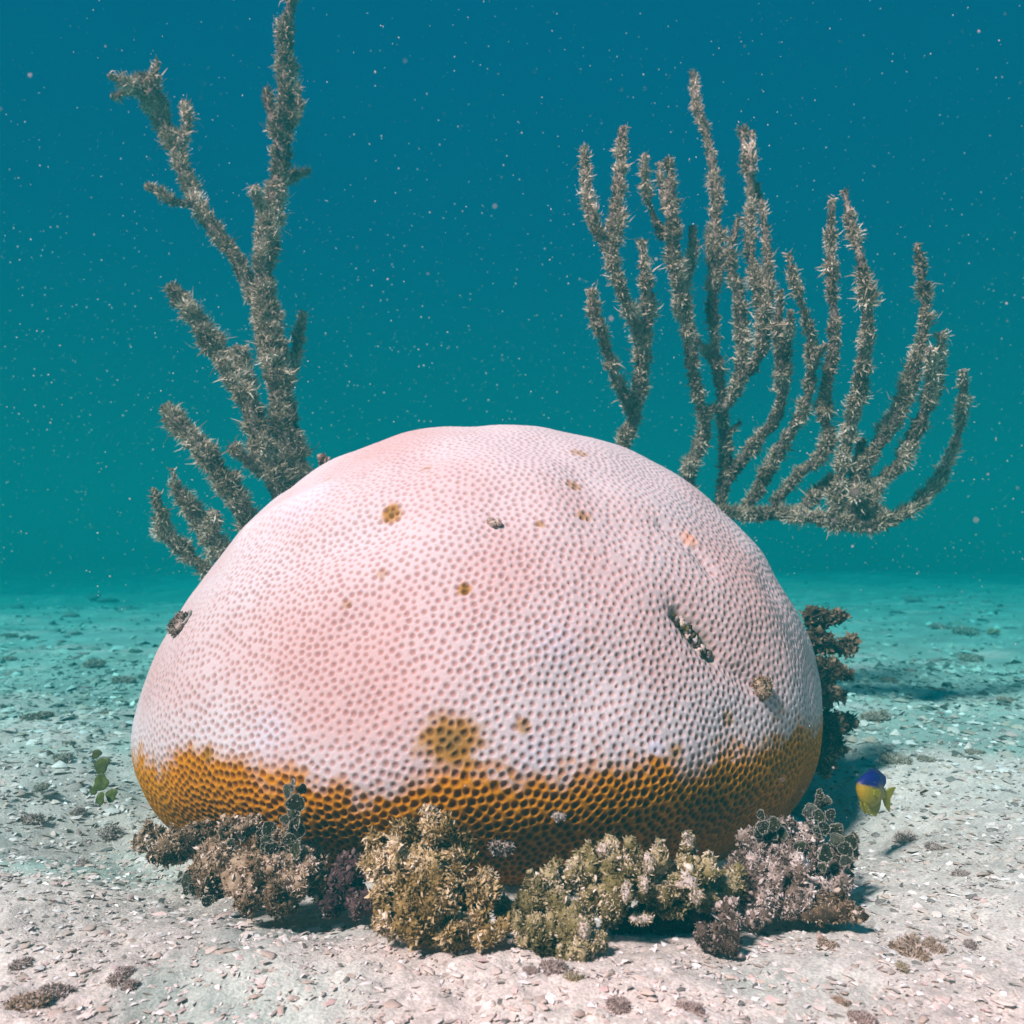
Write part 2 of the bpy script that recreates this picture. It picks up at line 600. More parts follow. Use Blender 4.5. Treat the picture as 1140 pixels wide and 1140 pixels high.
ca_ = ca_ * (1 - .7 * deep[:, None]) + np.array([.10, .034, .004]) * .7 * deep[:, None]
am = amber[:, None]
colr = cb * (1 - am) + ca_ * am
pa = patch[:, None]
cp = np.array([.42, .185, .012]) * (1 - pt * .8) + np.array([.11, .045, .004]) * pt * .8
cp = cp * (1 - dark[:, None] * .55) + np.array([.10, .07, .008]) * dark[:, None] * .55
colr = colr * (1 - pa * .92) + cp * pa * .92
oo = orange[:, None] * .6
colr = colr * (1 - oo) + np.array([.85, .36, .20]) * oo
gg = np.clip(groove * 1.25, 0, 1)[:, None]
colr = colr * (1 - gg) + np.array([.26, .22, .16]) * (.5 + 1.0 * np.clip(.5 + .5 * vnoise(P * 300, 8), 0, 1))[:, None] * gg
ww = (shoulder * .35)[:, None]
colr = colr * (1 - ww) + np.array([.80, .68, .70]) * ww

coral = thing('star_coral_head', 'huge domed star coral bleached pink white above a brown living base', 'coral', (float(CC[0]), float(CC[1]), 0.0))
off = np.array([CC[0], CC[1], 0])
vn = np.zeros_like(P)
fn = np.cross(P[q[:, 2]] - P[q[:, 0]], P[q[:, 3]] - P[q[:, 1]])
for c_ in range(4):
    for ax in range(3):
        vn[:, ax] += np.bincount(q[:, c_], fn[:, ax], minlength=len(P))
vn /= np.linalg.norm(vn, axis=1)[:, None] + 1e-15
if (vn * nd).sum() < 0:
    vn, q = -vn, q[:, ::-1]
spot = np.array(on_dome(500, 826)[0])
in_spot = (patch[q].mean(1) > .45) & (np.linalg.norm(P[q].mean(1) - spot, axis=1) < .05) & (amber[q].mean(1) < .5)
zone = np.where(amber[q].mean(1) >= .5, 1, np.where(in_spot, 2, 0))
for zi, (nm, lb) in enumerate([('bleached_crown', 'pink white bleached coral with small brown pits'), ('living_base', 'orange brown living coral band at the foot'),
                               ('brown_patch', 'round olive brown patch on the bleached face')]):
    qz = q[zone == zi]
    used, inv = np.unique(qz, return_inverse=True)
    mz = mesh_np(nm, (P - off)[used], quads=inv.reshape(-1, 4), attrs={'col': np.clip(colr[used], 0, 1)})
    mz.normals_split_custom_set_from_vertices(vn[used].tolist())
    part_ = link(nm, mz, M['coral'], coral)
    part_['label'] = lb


# ------------------------------------------------------------------ fuzz, lobes and other growth
def filaments(base, nrmv, L, W, bend=.5, tint=None, rng=RNG, up=0.0, lift=.25):
    """Many small tapering, bent blades: verts, tris, tint."""
    n = len(base)
    L = np.broadcast_to(L, (n,)).astype(float)
    W = np.broadcast_to(W, (n,)).astype(float)
    d0 = nrmv + rng.normal(0, .45, (n, 3))
    d0[:, 2] += up
    d0 /= np.linalg.norm(d0, axis=1)[:, None] + 1e-9
    d1 = d0 + rng.normal(0, bend, (n, 3))
    d1[:, 2] += lift
    d1 /= np.linalg.norm(d1, axis=1)[:, None] + 1e-9
    a = np.cross(d0, rng.normal(0, 1, (n, 3)))
    a /= np.linalg.norm(a, axis=1)[:, None] + 1e-9
    b = np.cross(d0, a)
    mid = base + d0 * (L * .5)[:, None]
    tip = mid + d1 * (L * .5)[:, None]
    v = np.empty((n, 5, 3))
    w = a * (W * .55)[:, None]
    v[:, 0] = base - d0 * (L * .1)[:, None] - w
    v[:, 1] = base - d0 * (L * .1)[:, None] + w
    v[:, 2] = mid - w * .95 + b * (W * .35)[:, None]
    v[:, 3] = mid + w * .95 + b * (W * .35)[:, None]
    v[:, 4] = tip
    t = np.array([[0, 1, 3], [0, 3, 2], [2, 3, 4]])
    tris = (t[None] + (np.arange(n) * 5)[:, None, None]).reshape(-1, 3)
    tt = rng.random(n) if tint is None else tint
    tv = np.repeat(tt[:, None], 5, 1) * .6
    tv[:, 2:4] += .15
    tv[:, 4] += .34
    return v.reshape(-1, 3), tris, tv.ravel()


def sample_tris(v, t, n, rng=RNG):
    a, b, c = v[t[:, 0]], v[t[:, 1]], v[t[:, 2]]
    nn = np.cross(b - a, c - a)
    ar = np.linalg.norm(nn, axis=1)
    i = rng.choice(len(t), n, p=ar / ar.sum())
    r1, r2 = np.sqrt(rng.random(n)), rng.random(n)
    p = a[i] * (1 - r1)[:, None] + b[i] * (r1 * (1 - r2))[:, None] + c[i] * (r1 * r2)[:, None]
    return p, nn[i] / (ar[i][:, None] + 1e-12)


def lobe_geo(centre, r, stretch=(1, 1, 1), seed=0, sub=3, rough=.28, lean=None):
    v, t = ICO[sub]
    s = seed * 3.17
    k_ = 1 + rough * vnoise(v * 1.6 + s, 3) + rough * .6 * vnoise(v * 3.7 + s, 5) + rough * .4 * vnoise(v * 8 + s, 6)
    p = v * k_[:, None] * r * np.array(stretch)
    if lean is not None:
        p[:, :2] += np.outer(p[:, 2], lean)
    return p + np.array(centre), t


def leaflets(base, nrmv, s):
    """Small crinkled flakes standing off a surface at odd angles."""
    n = len(base)
    v0 = np.array([[1.1, 0, .15], [.4, .8, -.1], [-.5, .6, .12], [-.6, -.6, -.1], [.5, -.75, .1], [.15, .05, .16], [.15, .05, -.16]], float)
    t0 = np.array([[a, (a + 1) % 5, 5] for a in range(5)] + [[(a + 1) % 5, a, 6] for a in range(5)])
    v = v0[None] * (1 + RNG.normal(0, .3, (n, 7, 3)))
    x = nrmv + RNG.normal(0, .6, (n, 3))
    x[:, 2] += .3
    x /= np.linalg.norm(x, axis=1)[:, None]
    y = np.cross(x, RNG.normal(0, 1, (n, 3)))
    y /= np.linalg.norm(y, axis=1)[:, None]
    z = np.cross(x, y)
    s = np.asarray(s)[:, None, None]
    w = (v[..., :1] + .3) * x[:, None] + v[..., 1:2] * y[:, None] + v[..., 2:] * z[:, None]
    w = base[:, None] + w * s
    return w.reshape(-1, 3), (t0[None] + (np.arange(n) * 7)[:, None, None]).reshape(-1, 3)


def clump(name, label, cat, lobes, mat, fuzz_px=5.0, dens=.16, foot=None, group=None, part='lobe', nod=10, rough=.3, up=.15, width=.22, bend=.6, tips=()):
    """lobes: (px, py, Y, r_px[, stretch, lean]) measured on the photograph; each is a part, with its fuzz as a sub-part."""
    c0 = [at(l[0], l[1], l[2]) for l in lobes]
    bx = sum(c.x for c in c0) / len(c0)
    by = sum(c.y for c in c0) / len(c0)
    base = Vector((bx, by, gz(bx, by) if foot is None else foot))
    root = thing(name, label, cat, base, group)
    ob = np.array(base)
    for i, l in enumerate(lobes):
        Y = l[2]
        r = size(l[3], Y)
        st = l[4] if len(l) > 4 else (random.uniform(.75, 1.35), random.uniform(.8, 1.2), random.uniform(.7, 1.2))
        ln = l[5] if len(l) > 5 else None
        v, t = lobe_geo(np.array(c0[i]) - ob, r * .74, st, seed=random.random() * 60, rough=rough * 1.25, lean=ln)
        vs_, ts_ = [v], [t]
        for k_ in range(nod):
            dn = RNG.normal(0, 1, 3)
            dn[2] = abs(dn[2]) * .8 - .1
            dn[1] = -abs(dn[1]) if RNG.random() < .7 else dn[1]
            dn /= np.linalg.norm(dn)
            v2, t2 = lobe_geo(np.array(c0[i]) - ob + dn * r * RNG.uniform(.70, 1.08) * np.array(st), r * RNG.uniform(.13, .38), (RNG.uniform(.6, 1.5), 1, RNG.uniform(.6, 1.9)),
                              seed=RNG.random() * 60, sub=2, rough=.5)
            ts_.append(t2 + sum(len(a_) for a_ in vs_))
            vs_.append(v2)
        v, t = np.vstack(vs_), np.vstack(ts_)
        dark_ = RNG.uniform(-.28, .16)
        hn = .30 + dark_ + .3 * vnoise(v * 190, 4) + .2 * np.clip((v[:, 2] - v[:, 2].mean()) / (2 * r), -1, 1)
        lo = link(part, mesh_np(part, v, t, attrs={'tint': hn}), M[mat], root)
        area = 4 * math.pi * l[3] ** 2
        n = int(area * dens * 1.35)
        p, nn = sample_tris(v, t, n)
        patchy = .5 + .5 * vnoise((p + ob) * 120, 12)
        keep = RNG.random(n) < .35 + .75 * patchy
        p, nn, patchy = p[keep], nn[keep], patchy[keep]
        L = size(fuzz_px, Y) * (.35 + 1.0 * RNG.random(len(p)) ** 1.6) * (.6 + .7 * patchy)
        tint = np.clip(.12 + dark_ + .5 * RNG.random(len(p)) + .7 * (.5 + .9 * vnoise((p + ob) * 75, 14)), 0, 1.2)
        W_ = size(fuzz_px, Y) * width * np.where(RNG.random(len(p)) < .3, 2.3, .9)
        fv, ft, tt = filaments(p, nn, L, W_, bend=bend, tint=tint, up=up)
        nf = int(10 + l[3] * 1.1)
        p, nn = sample_tris(v, t, nf)
        lv, lt = leaflets(p, nn, size(RNG.uniform(2.2, 6.0, nf), Y))
        lt_ = np.repeat(np.clip(RNG.uniform(.35, 1.05, nf) + dark_, 0, 1.1), 7)
        ft = np.vstack([ft, lt + len(fv)])
        fv = np.vstack([fv, lv])
        tt = np.concatenate([tt, lt_])
        fo = link('algal_fuzz', mesh_np('algal_fuzz', fv, ft, attrs={'tint': tt}, smooth=False), M[mat], lo)
        fo['kind'] = 'stuff'
    return root


def tube(path, radii, sides=10, seed=0, noise=.22):
    path = np.asarray(path, float)
    n = len(path)
    tg = np.gradient(path, axis=0)
    tg /= np.linalg.norm(tg, axis=1)[:, None] + 1e-12
    ref = np.array([.13, 1.0, .21])
    a = np.cross(tg, ref)
    a /= np.linalg.norm(a, axis=1)[:, None] + 1e-12
    b = np.cross(tg, a)
    an = np.arange(sides) * 2 * math.pi / sides
    rad = np.asarray(radii)[:, None] * np.ones((1, sides))
    dirs = a[:, None] * np.cos(an)[None, :, None] + b[:, None] * np.sin(an)[None, :, None]
    v = path[:, None] + dirs * rad[..., None]
    v = v.reshape(-1, 3)
    k_ = noise * vnoise(v * 70 + seed, 23) + noise * .8 * vnoise(v * 200 + seed, 24)
    v = (path[:, None] + dirs * (rad * (1 + k_.reshape(n, sides)))[..., None]).reshape(-1, 3)
    i = np.arange(n * sides).reshape(n, sides)
    j = np.roll(i, -1, axis=1)
    qd = np.stack([i[:-1], j[:-1], j[1:], i[1:]], -1).reshape(-1, 4)
    c0, c1 = len(v), len(v) + 1
    v = np.vstack([v, path[0] - tg[0] * radii[0] * .6, path[-1] + tg[-1] * radii[-1] * .6])
    tr = [[c0, int(i[0, (s + 1) % sides]), int(i[0, s])] for s in range(sides)]
    tr += [[c1, int(i[-1, s]), int(i[-1, (s + 1) % sides])] for s in range(sides)]
    return v, qd, np.array(tr)


def catmull(pts, step):
    pts = [np.array(p, float) for p in pts]
    pts = [2 * pts[0] - pts[1]] + pts + [2 * pts[-1] - pts[-2]]
    out = []
    for i in range(1, len(pts) - 2):
        p0, p1, p2, p3 = pts[i - 1:i + 3]
        m = max(2, int(np.linalg.norm((p2 - p1)[:2]) / step))
        for s in range(m):
            t = s / m
            out.append(.5 * ((2 * p1) + (-p0 + p2) * t + (2 * p0 - 5 * p1 + 4 * p2 - p3) * t * t + (-p0 + 3 * p1 - 3 * p2 + p3) * t ** 3))
    out.append(pts[-2])
    return np.array(out)


def sea_rod(name, label, base_px, Y0, branches, depth_fn, fz=6.5, dens=.15, core=.74):
    """branches: lists of (px, py, r_px) from tip to root, as measured; each becomes one branch part."""
    b0 = at(base_px[0], base_px[1], Y0)
    b0.z = gz(b0.x, b0.y)
    root = thing(name, label, 'sea rod', b0)
    ob = np.array(b0)
    for bi, br in enumerate(branches):
        pts_ = catmull(br, 3.5)
        n = len(pts_)
        f = 1 - np.arange(n) / (n - 1)          # 1 at the tip
        side = RNG.uniform(-.05, .05)
        wob = .012 * np.sin(np.arange(n) * .09 + bi) * f
        path, rad = [], []
        for (x, y, r), ff, ww_ in zip(pts_, f, wob):
            Y = Y0 + depth_fn(x, y) + side * ff + ww_
            path.append(np.array(at(x, y, Y)) - ob)
            rad.append(max(r, 1.5) * Y / F * core)
        path = np.array(path)
        rad = np.array(rad) * (1 + .22 * vnoise(path * 55 + bi, 31) + .16 * vnoise(path * 130 + bi, 32))
        v, qd, tr = tube(path, rad, 10, seed=bi * 1.7)
        tn = .45 + .35 * vnoise((v + ob) * 40, 43)
        bo = link('branch', mesh_np('branch', v, tr, qd, attrs={'tint': tn}), M['gorg'], root)
        tq = np.vstack([qd[:, [0, 1, 2]], qd[:, [0, 2, 3]]])
        # outward normals
        cnt = pts_[:, 2].mean() * 2 * math.pi * core * np.linalg.norm(np.diff(pts_[:, :2], axis=0), axis=1).sum()
        m = int(cnt * dens)
        p, nn = sample_tris(v, tq, m)
        ci = np.argmin(((p[:, None, ::1] - path[None, ::3]) ** 2).sum(-1), 1) * 3
        ci = np.minimum(ci, n - 1)
        outw = p - path[ci]
        nn = outw / (np.linalg.norm(outw, axis=1)[:, None] + 1e-9)
        patchy = np.clip(.5 + .8 * vnoise((p + ob) * 75, 53), 0, 1)
        kp = RNG.random(m) < .35 + .65 * patchy
        p, nn, patchy = p[kp], nn[kp], patchy[kp]
        m = len(p)
        L = size(fz, Y0) * (.30 + .95 * RNG.random(m) ** 1.7) * (.45 + 1.0 * patchy)
        longer = RNG.random(m) < .035
        L = np.where(longer, L * 1.8, L)
        tint = np.clip(.0 + .85 * RNG.random(m) + .4 * (patchy - .5) + .35 * vnoise((p + ob) * 22, 57), 0, 1)
        fv, ft, tt = filaments(p, nn, L, size(1.25, Y0), bend=.8, tint=tint, up=.2)
        fo = link('polyps', mesh_np('polyps', fv, ft, attrs={'tint': tt}, smooth=False), M['gorg_fuzz'], bo)
        fo['kind'] = 'stuff'
    return root


LEFT = [
    [(325, -6, 7), (324, 10, 8), (318, 40, 12), (318, 80, 12), (319, 115, 12), (315, 150, 15), (312, 185, 14), (305, 225, 18), (298, 265, 20), (294, 305, 18),
     (296, 335, 20), (300, 370, 21), (308, 410, 22), (314, 450, 21), (320, 490, 22), (330, 530, 26), (340, 570, 24), (345, 640, 22), (340, 790, 22)],
    [(322, 82, 5), (331, 105, 6), (329, 128, 6), (318, 152, 7)],
    [(297, 100, 6), (301, 125, 8), (308, 152, 8)],
    [(346, 191, 3), (331, 194, 6), (312, 204, 8)],
    [(283, 207, 6), (287, 224, 7), (298, 246, 9)],
    [(158, 84, 10), (166, 105, 17), (179, 132, 17), (192, 158, 13), (203, 185, 12), (213, 212, 11), (228, 240, 11), (245, 265, 11), (262, 288, 12), (279, 322, 11), (296, 362, 11), (306, 395, 10)],
    [(120, 84, 3), (138, 92, 5), (158, 100, 7)],
    [(124, 110, 3), (140, 102, 4), (156, 106, 6)],
    [(176, 68, 3), (172, 85, 6), (168, 104, 8)],
    [(206, 115, 5), (208, 138, 6), (199, 165, 7)],
    [(162, 207, 6), (173, 212, 7), (192, 224, 7), (214, 226, 7)],
    [(190, 318, 8), (198, 330, 11), (215, 350, 12), (232, 375, 14), (248, 402, 15), (266, 428, 18), (281, 462, 17), (293, 500, 19), (308, 535, 21), (325, 580, 20), (335, 680, 18)],
    [(264, 386, 10), (268, 404, 14), (276, 428, 14)],
    [(337, 347, 5), (333, 372, 8), (328, 398, 9), (318, 428, 9)],
    [(257, 497, 6), (270, 508, 9), (292, 525, 11)],
    [(184, 453, 8), (198, 472, 15), (220, 496, 16), (244, 526, 16), (262, 556, 18), (283, 592, 18), (305, 640, 16), (335, 740, 15)],
    [(264, 525, 5), (262, 545, 8), (268, 568, 9)],
    [(192, 522, 3), (197, 542, 6), (210, 564, 12), (227, 590, 15), (250, 625, 15), (280, 680, 12), (330, 770, 12)],
    [(170, 543, 3), (176, 562, 5), (182, 578, 7), (181, 592, 9), (196, 606, 9), (216, 624, 10), (240, 645, 11), (275, 690, 11)],
    [(240, 570, 8), (236, 590, 10), (240, 615, 11)],
]
RIGHT = [
    [(650, 163, 5), (652, 197, 8), (657, 232, 8), (668, 264, 9), (679, 283, 9), (686, 305, 9), (697, 335, 9), (708, 362, 10), (715, 392, 11), (712, 430, 11), (705, 465, 11), (695, 500, 10), (705, 560, 10), (745, 700, 10)],
    [(692, 141, 5), (691, 183, 9), (688, 220, 9), (685, 256, 10), (680, 283, 9)],
    [(714, 267, 3), (718, 305, 8), (722, 337, 10), (720, 368, 11), (715, 398, 11)],
    [(658, 322, 8), (662, 350, 8), (672, 376, 8), (680, 405, 8), (690, 430, 9), (703, 458, 10)],
    [(743, 177, 5), (747, 207, 8), (748, 244, 13), (751, 281, 12), (755, 318, 12), (763, 352, 12), (769, 392, 11), (774, 430, 9), (784, 467, 10), (778, 497, 10), (767, 530, 11), (765, 600, 10), (770, 700, 10)],
    [(717, 172, 3), (719, 207, 5), (728, 242, 6), (740, 265, 8)],
    [(734, 180, 2), (736, 205, 4), (742, 235, 6)],
    [(771, 252, 7), (771, 275, 9), (769, 298, 9), (760, 322, 9)],
    [(771, 81, 5), (775, 117, 6), (785, 146, 6), (794, 188, 7), (798, 227, 10), (795, 269, 14), (796, 306, 12), (792, 335, 10), (795, 365, 9), (797, 402, 9), (802, 433, 9), (805, 467, 10), (808, 497, 10), (809, 527, 11), (802, 560, 10), (790, 640, 10)],
    [(775, 378, 7), (787, 392, 7), (798, 408, 7)],
    [(783, 468, 7), (795, 456, 7), (805, 462, 7)],
    [(824, 242, 4), (816, 264, 5), (813, 288, 7), (820, 325, 10), (825, 357, 10), (827, 388, 10), (824, 414, 9), (818, 436, 9), (806, 455, 8)],
    [(826, 142, 5), (832, 183, 8), (838, 214, 9), (835, 247, 7), (836, 286, 8), (845, 318, 10), (849, 347, 10), (849, 379, 10), (841, 405, 9), (826, 422, 8)],
    [(837, 146, 4), (837, 168, 5), (836, 192, 6)],
    [(843, 205, 4), (848, 230, 5), (852, 262, 5), (855, 295, 6), (856, 325, 7), (850, 352, 7)],
    [(869, 323, 4), (866, 360, 9), (870, 395, 11), (871, 433, 11), (863, 468, 12), (844, 489, 10), (822, 518, 10), (808, 540, 9)],
    [(881, 345, 5), (877, 380, 8), (873, 410, 8)],
    [(878, 282, 3), (885, 318, 6), (892, 338, 6), (901, 369, 6), (903, 401, 7), (901, 433, 8), (893, 458, 8), (882, 477, 9), (866, 505, 10), (850, 534, 9), (838, 556, 9), (826, 574, 9)],
    [(919, 383, 4), (908, 401, 6), (900, 425, 6)],
    [(927, 221, 4), (925, 260, 6), (925, 300, 7), (927, 332, 7), (929, 363, 9), (927, 395, 9), (920, 429, 9), (918, 461, 10), (923, 488, 9), (910, 512, 9), (891, 527, 9), (876, 543, 9), (862, 562, 10)],
    [(940, 212, 4), (948, 250, 7), (957, 285, 7), (963, 315, 8), (966, 342, 10), (965, 371, 12), (962, 401, 12), (957, 433, 11), (949, 464, 11), (942, 496, 11), (937, 521, 11), (932, 553, 11), (928, 578, 10)],
    [(1020, 271, 4), (1026, 306, 7), (1030, 338, 8), (1028, 369, 9), (1020, 404, 10), (1008, 438, 12), (993, 470, 12), (974, 499, 11), (958, 527, 11), (948, 559, 11), (946, 580, 10)],
    [(1048, 370, 5), (1048, 401, 7), (1044, 433, 8), (1036, 455, 8)],
    [(1036, 388, 7), (1037, 430, 10), (1027, 464, 10), (1015, 490, 11), (999, 521, 10), (980, 536, 10), (966, 556, 11), (958, 580, 10)],
    [(1073, 412, 6), (1072, 442, 9), (1068, 477, 8), (1059, 505, 8), (1046, 534, 9), (1027, 556, 9), (1008, 571, 9), (985, 580, 11), (958, 584, 11)],
    [(992, 574, 9), (972, 582, 14), (944, 582, 15), (915, 578, 13), (890, 574, 11), (862, 572, 10), (836, 574, 10), (812, 571, 10), (785, 585, 10), (770, 660, 10)],
    [(959, 488, 8), (955, 520, 10), (951, 553, 12), (955, 578, 12)],
    [(930, 532, 9), (916, 545, 10), (900, 560, 11), (890, 574, 10)],
    [(824, 470, 3), (816, 478, 4), (808, 482, 6)],
    [(950, 548, 13), (966, 560, 13), (975, 576, 13)],
]
sea_rod('sea_rod', 'tall grey sea rod with a few thick fuzzy forked arms, left of the dome', (340, 800), 1.24, LEFT,
        lambda x, y: .05 * math.sin(x * .016 + 1) + .04 * math.sin(y * .008), fz=9.0, dens=.85, core=.52)
sea_rod('sea_rod', 'wide grey sea rod of many slender upright fuzzy branches, right of the dome', (770, 800), 1.22, RIGHT,
        lambda x, y: .06 * math.sin(x * .018) + .05 * math.sin(y * .010 + 2), fz=8.0, dens=.95, core=.48)

# small tuft sprouting behind the shoulder
clump('fuzzy_sprig', 'tiny fuzzy sprig on the dome edge beside the thick armed sea rod', 'algae', [(361, 516, .93, 6, (.8, .8, 1.4))], 'rim_turf', fuzz_px=4, dens=.3,
      foot=at(361, 520, .93).z)

# ------------------------------------------------------------------ rubble and growth at the foot of the coral
rv, rt = lobe_geo((0, 0, 0), 1.0, seed=3.3, sub=4, rough=.16)
rv = rv * np.array([.29, .30, .07])
rock = tag(link('reef_rock', mesh_np('reef_rock', rv, rt, attrs={'tint': .35 + .4 * vnoise(rv * 40, 3)}), M['rock'], loc=(CC[0], CC[1], -.015)),
           'dark encrusted rock slab under the big coral', 'rock')

A = [(172, 934, .715, 20), (212, 938, .685, 27), (250, 958, .64, 27), (290, 985, .60, 31), (332, 972, .605, 28), (356, 984, .61, 20), (300, 946, .625, 22),
     (268, 924, .655, 16), (276, 1004, .58, 18), (326, 930, .62, 13), (235, 985, .625, 18), (312, 1003, .58, 17), (190, 950, .68, 16), (270, 965, .62, 20), (345, 955, .61, 15)]
clump('algae_rubble', 'brown pink turf covered rubble at the dome foot beside the upright dark disc stalk', 'rubble', A, 'turf', fuzz_px=5.5, dens=.26, rough=.42, part='stone')
A2 = [(388, 985, .60, 22), (372, 1008, .59, 13), (405, 1005, .585, 14), (398, 962, .615, 14)]
clump('encrusted_rubble', 'dark maroon encrusted rubble in the gap left of the tan algae bush', 'rubble', A2, 'rock', fuzz_px=4.5, dens=.18, rough=.42, part='stone')
B = [(424, 964, .54, 20), (419, 938, .548, 11), (450, 930, .548, 14), (486, 926, .552, 17), (508, 938, .555, 14), (506, 958, .55, 18), (470, 962, .54, 22), (442, 995, .53, 25),
     (488, 1000, .52, 30), (530, 1000, .525, 22), (460, 1028, .515, 23), (500, 1034, .512, 22), (530, 1028, .515, 18), (540, 982, .53, 13), (436, 1030, .52, 15), (478, 905, .555, 7), (445, 955, .54, 16)]
clump('algae_bush', 'tan yellow bushy algae in front of the dark hollow under the dome', 'algae', B, 'bush', fuzz_px=7.5, dens=.34, rough=.45, width=.2, bend=.9)
clump('algae_tuft', 'small pale tuft on the sand at the foot of the tan bush', 'algae', [(548, 1041, .508, 12), (562, 1030, .512, 8), (535, 1048, .506, 9)], 'bush', fuzz_px=5, dens=.34, rough=.4)
up2 = (.8, .8, 1.7)
C = [(600, 1000, .53, 24), (588, 1036, .515, 20), (636, 1028, .515, 26), (618, 985, .535, 20), (650, 972, .53, 20, up2, (.15, 0)), (682, 958, .53, 15, up2, (0, 0)), (706, 968, .525, 14, (.8, .8, 2.1), (.1, 0)),
     (732, 960, .53, 14, up2, (.1, 0)), (764, 948, .54, 9, (.8, .8, 2.2), (.3, 0)), (686, 1002, .518, 22, (.8, .8, 1.5), (.3, 0)), (762, 985, .53, 24), (776, 968, .535, 18), (728, 992, .53, 18), (655, 1050, .505, 18),
     (636, 1058, .50, 14), (792, 1000, .545, 20), (570, 1015, .53, 15), (742, 1012, .53, 14, (1.7, .8, .6)), (605, 1055, .503, 12), (812, 985, .55, 16), (660, 1000, .525, 18)]
clump('finger_coral', 'olive tan lumpy finger coral with pale bare tips at the dome foot', 'coral', C, 'olive', fuzz_px=4.6, dens=.34, rough=.45, part='finger', width=.26)
fc = bpy.data.objects['finger_coral']
for (x, y, Y, r, st) in [(722, 962, .515, 8, (.75, .7, 1.4)), (717, 984, .512, 8, (.7, .7, 1.5)), (697, 992, .506, 7, (.8, .7, 1.7)), (765, 982, .513, 11, (1, .6, 1)), (774, 996, .51, 8, (.9, .7, 1.1)),
                         (766, 936, .535, 7, (.8, .7, 1.5)), (700, 952, .525, 8, (.8, .7, 1.2)), (712, 1022, .515, 8, (1.6, .7, .7)), (672, 945, .525, 9, (1, .7, .9)), (625, 1000, .512, 9, (1, .7, .8)), (650, 1035, .498, 9, (.7, .7, 1.3))]:
    v_, t_ = lobe_geo((0, 0, 0), size(r * .8, Y), st, seed=x * .1, sub=3, rough=.6)
    bt = link('bare_tip', mesh_np('bare_tip', v_, t_, attrs={'tint': .55 + .3 * vnoise(v_ * 300, 7)}), M['chalk'], fc, loc=at(x, y, Y) - fc.location)
    pp_, nn_ = sample_tris(v_, t_, 190)
    fv, ft, tt = filaments(pp_, nn_, size(4.2, Y) * (.4 + RNG.random(len(pp_))), size(1.1, Y), bend=.7)
    fo = link('algal_fuzz', mesh_np('algal_fuzz', fv, ft, attrs={'tint': tt + .15}, smooth=False), M['olive'], bt)
    fo['kind'] = 'stuff'
clump('encrusted_rubble', 'dark encrusted rubble in the hollow under the finger coral', 'rubble', [(725, 1022, .565, 24), (762, 1020, .57, 26), (700, 1030, .55, 16), (790, 1025, .565, 16)], 'rock', fuzz_px=4, dens=.14, rough=.42, part='stone')
clump('rubble_lump', 'rounded tan rubble lump in front of the hollow right of the finger coral', 'rubble', [(798, 1046, .515, 18, (1.2, 1, .8)), (812, 1050, .51, 13), (806, 1022, .525, 15)], 'rim_turf', fuzz_px=4, dens=.3, rough=.35, part='stone')
D = [(828, 988, .565, 26), (860, 985, .57, 30), (880, 950, .61, 24), (905, 965, .61, 24), (850, 948, .615, 22), (895, 930, .64, 16), (925, 975, .61, 20), (880, 1005, .565, 24),
     (840, 1015, .555, 20), (938, 952, .63, 13), (862, 925, .63, 17), (915, 995, .58, 18), (870, 965, .59, 20), (832, 965, .59, 17)]
clump('algae_rubble', 'pink grey rubble heap overgrown with white rimmed disc algae near the fish', 'rubble', D, 'rim_turf', fuzz_px=5.0, dens=.28, rough=.45, part='stone')
clump('rubble_lump', 'low flat orange tan rubble lump at the edge of the disc covered heap', 'rubble', [(918, 1014, .56, 22, (1.7, 1, .75)), (945, 1016, .555, 11, (1.4, 1, .8))], 'turf', fuzz_px=3.5, dens=.32, rough=.25, part='stone')

# dark algae on the coral's far right flank
E_ = [(905, 690, .98, 10), (920, 690, .98, 8), (934, 687, .98, 6), (911, 716, .96, 14), (934, 722, .97, 9, (1.6, 1, .7)), (947, 714, .97, 6), (903, 742, .94, 13), (924, 746, .95, 12, (1.4, 1, .8)), (941, 752, .96, 6),
      (915, 775, .95, 13), (916, 803, .95, 14), (922, 828, .94, 12), (915, 850, .93, 12), (942, 806, .98, 8, (.7, 1, 1.5)), (908, 762, .94, 10), (932, 775, .96, 5, (2, 1, .6)), (933, 835, .95, 7)]
clump('brown_seaweed', 'dark brown leafy seaweed hanging on the shaded right flank of the dome', 'seaweed', E_, 'dark_bush', fuzz_px=8, dens=.26, rough=.55, width=.3, bend=.8)


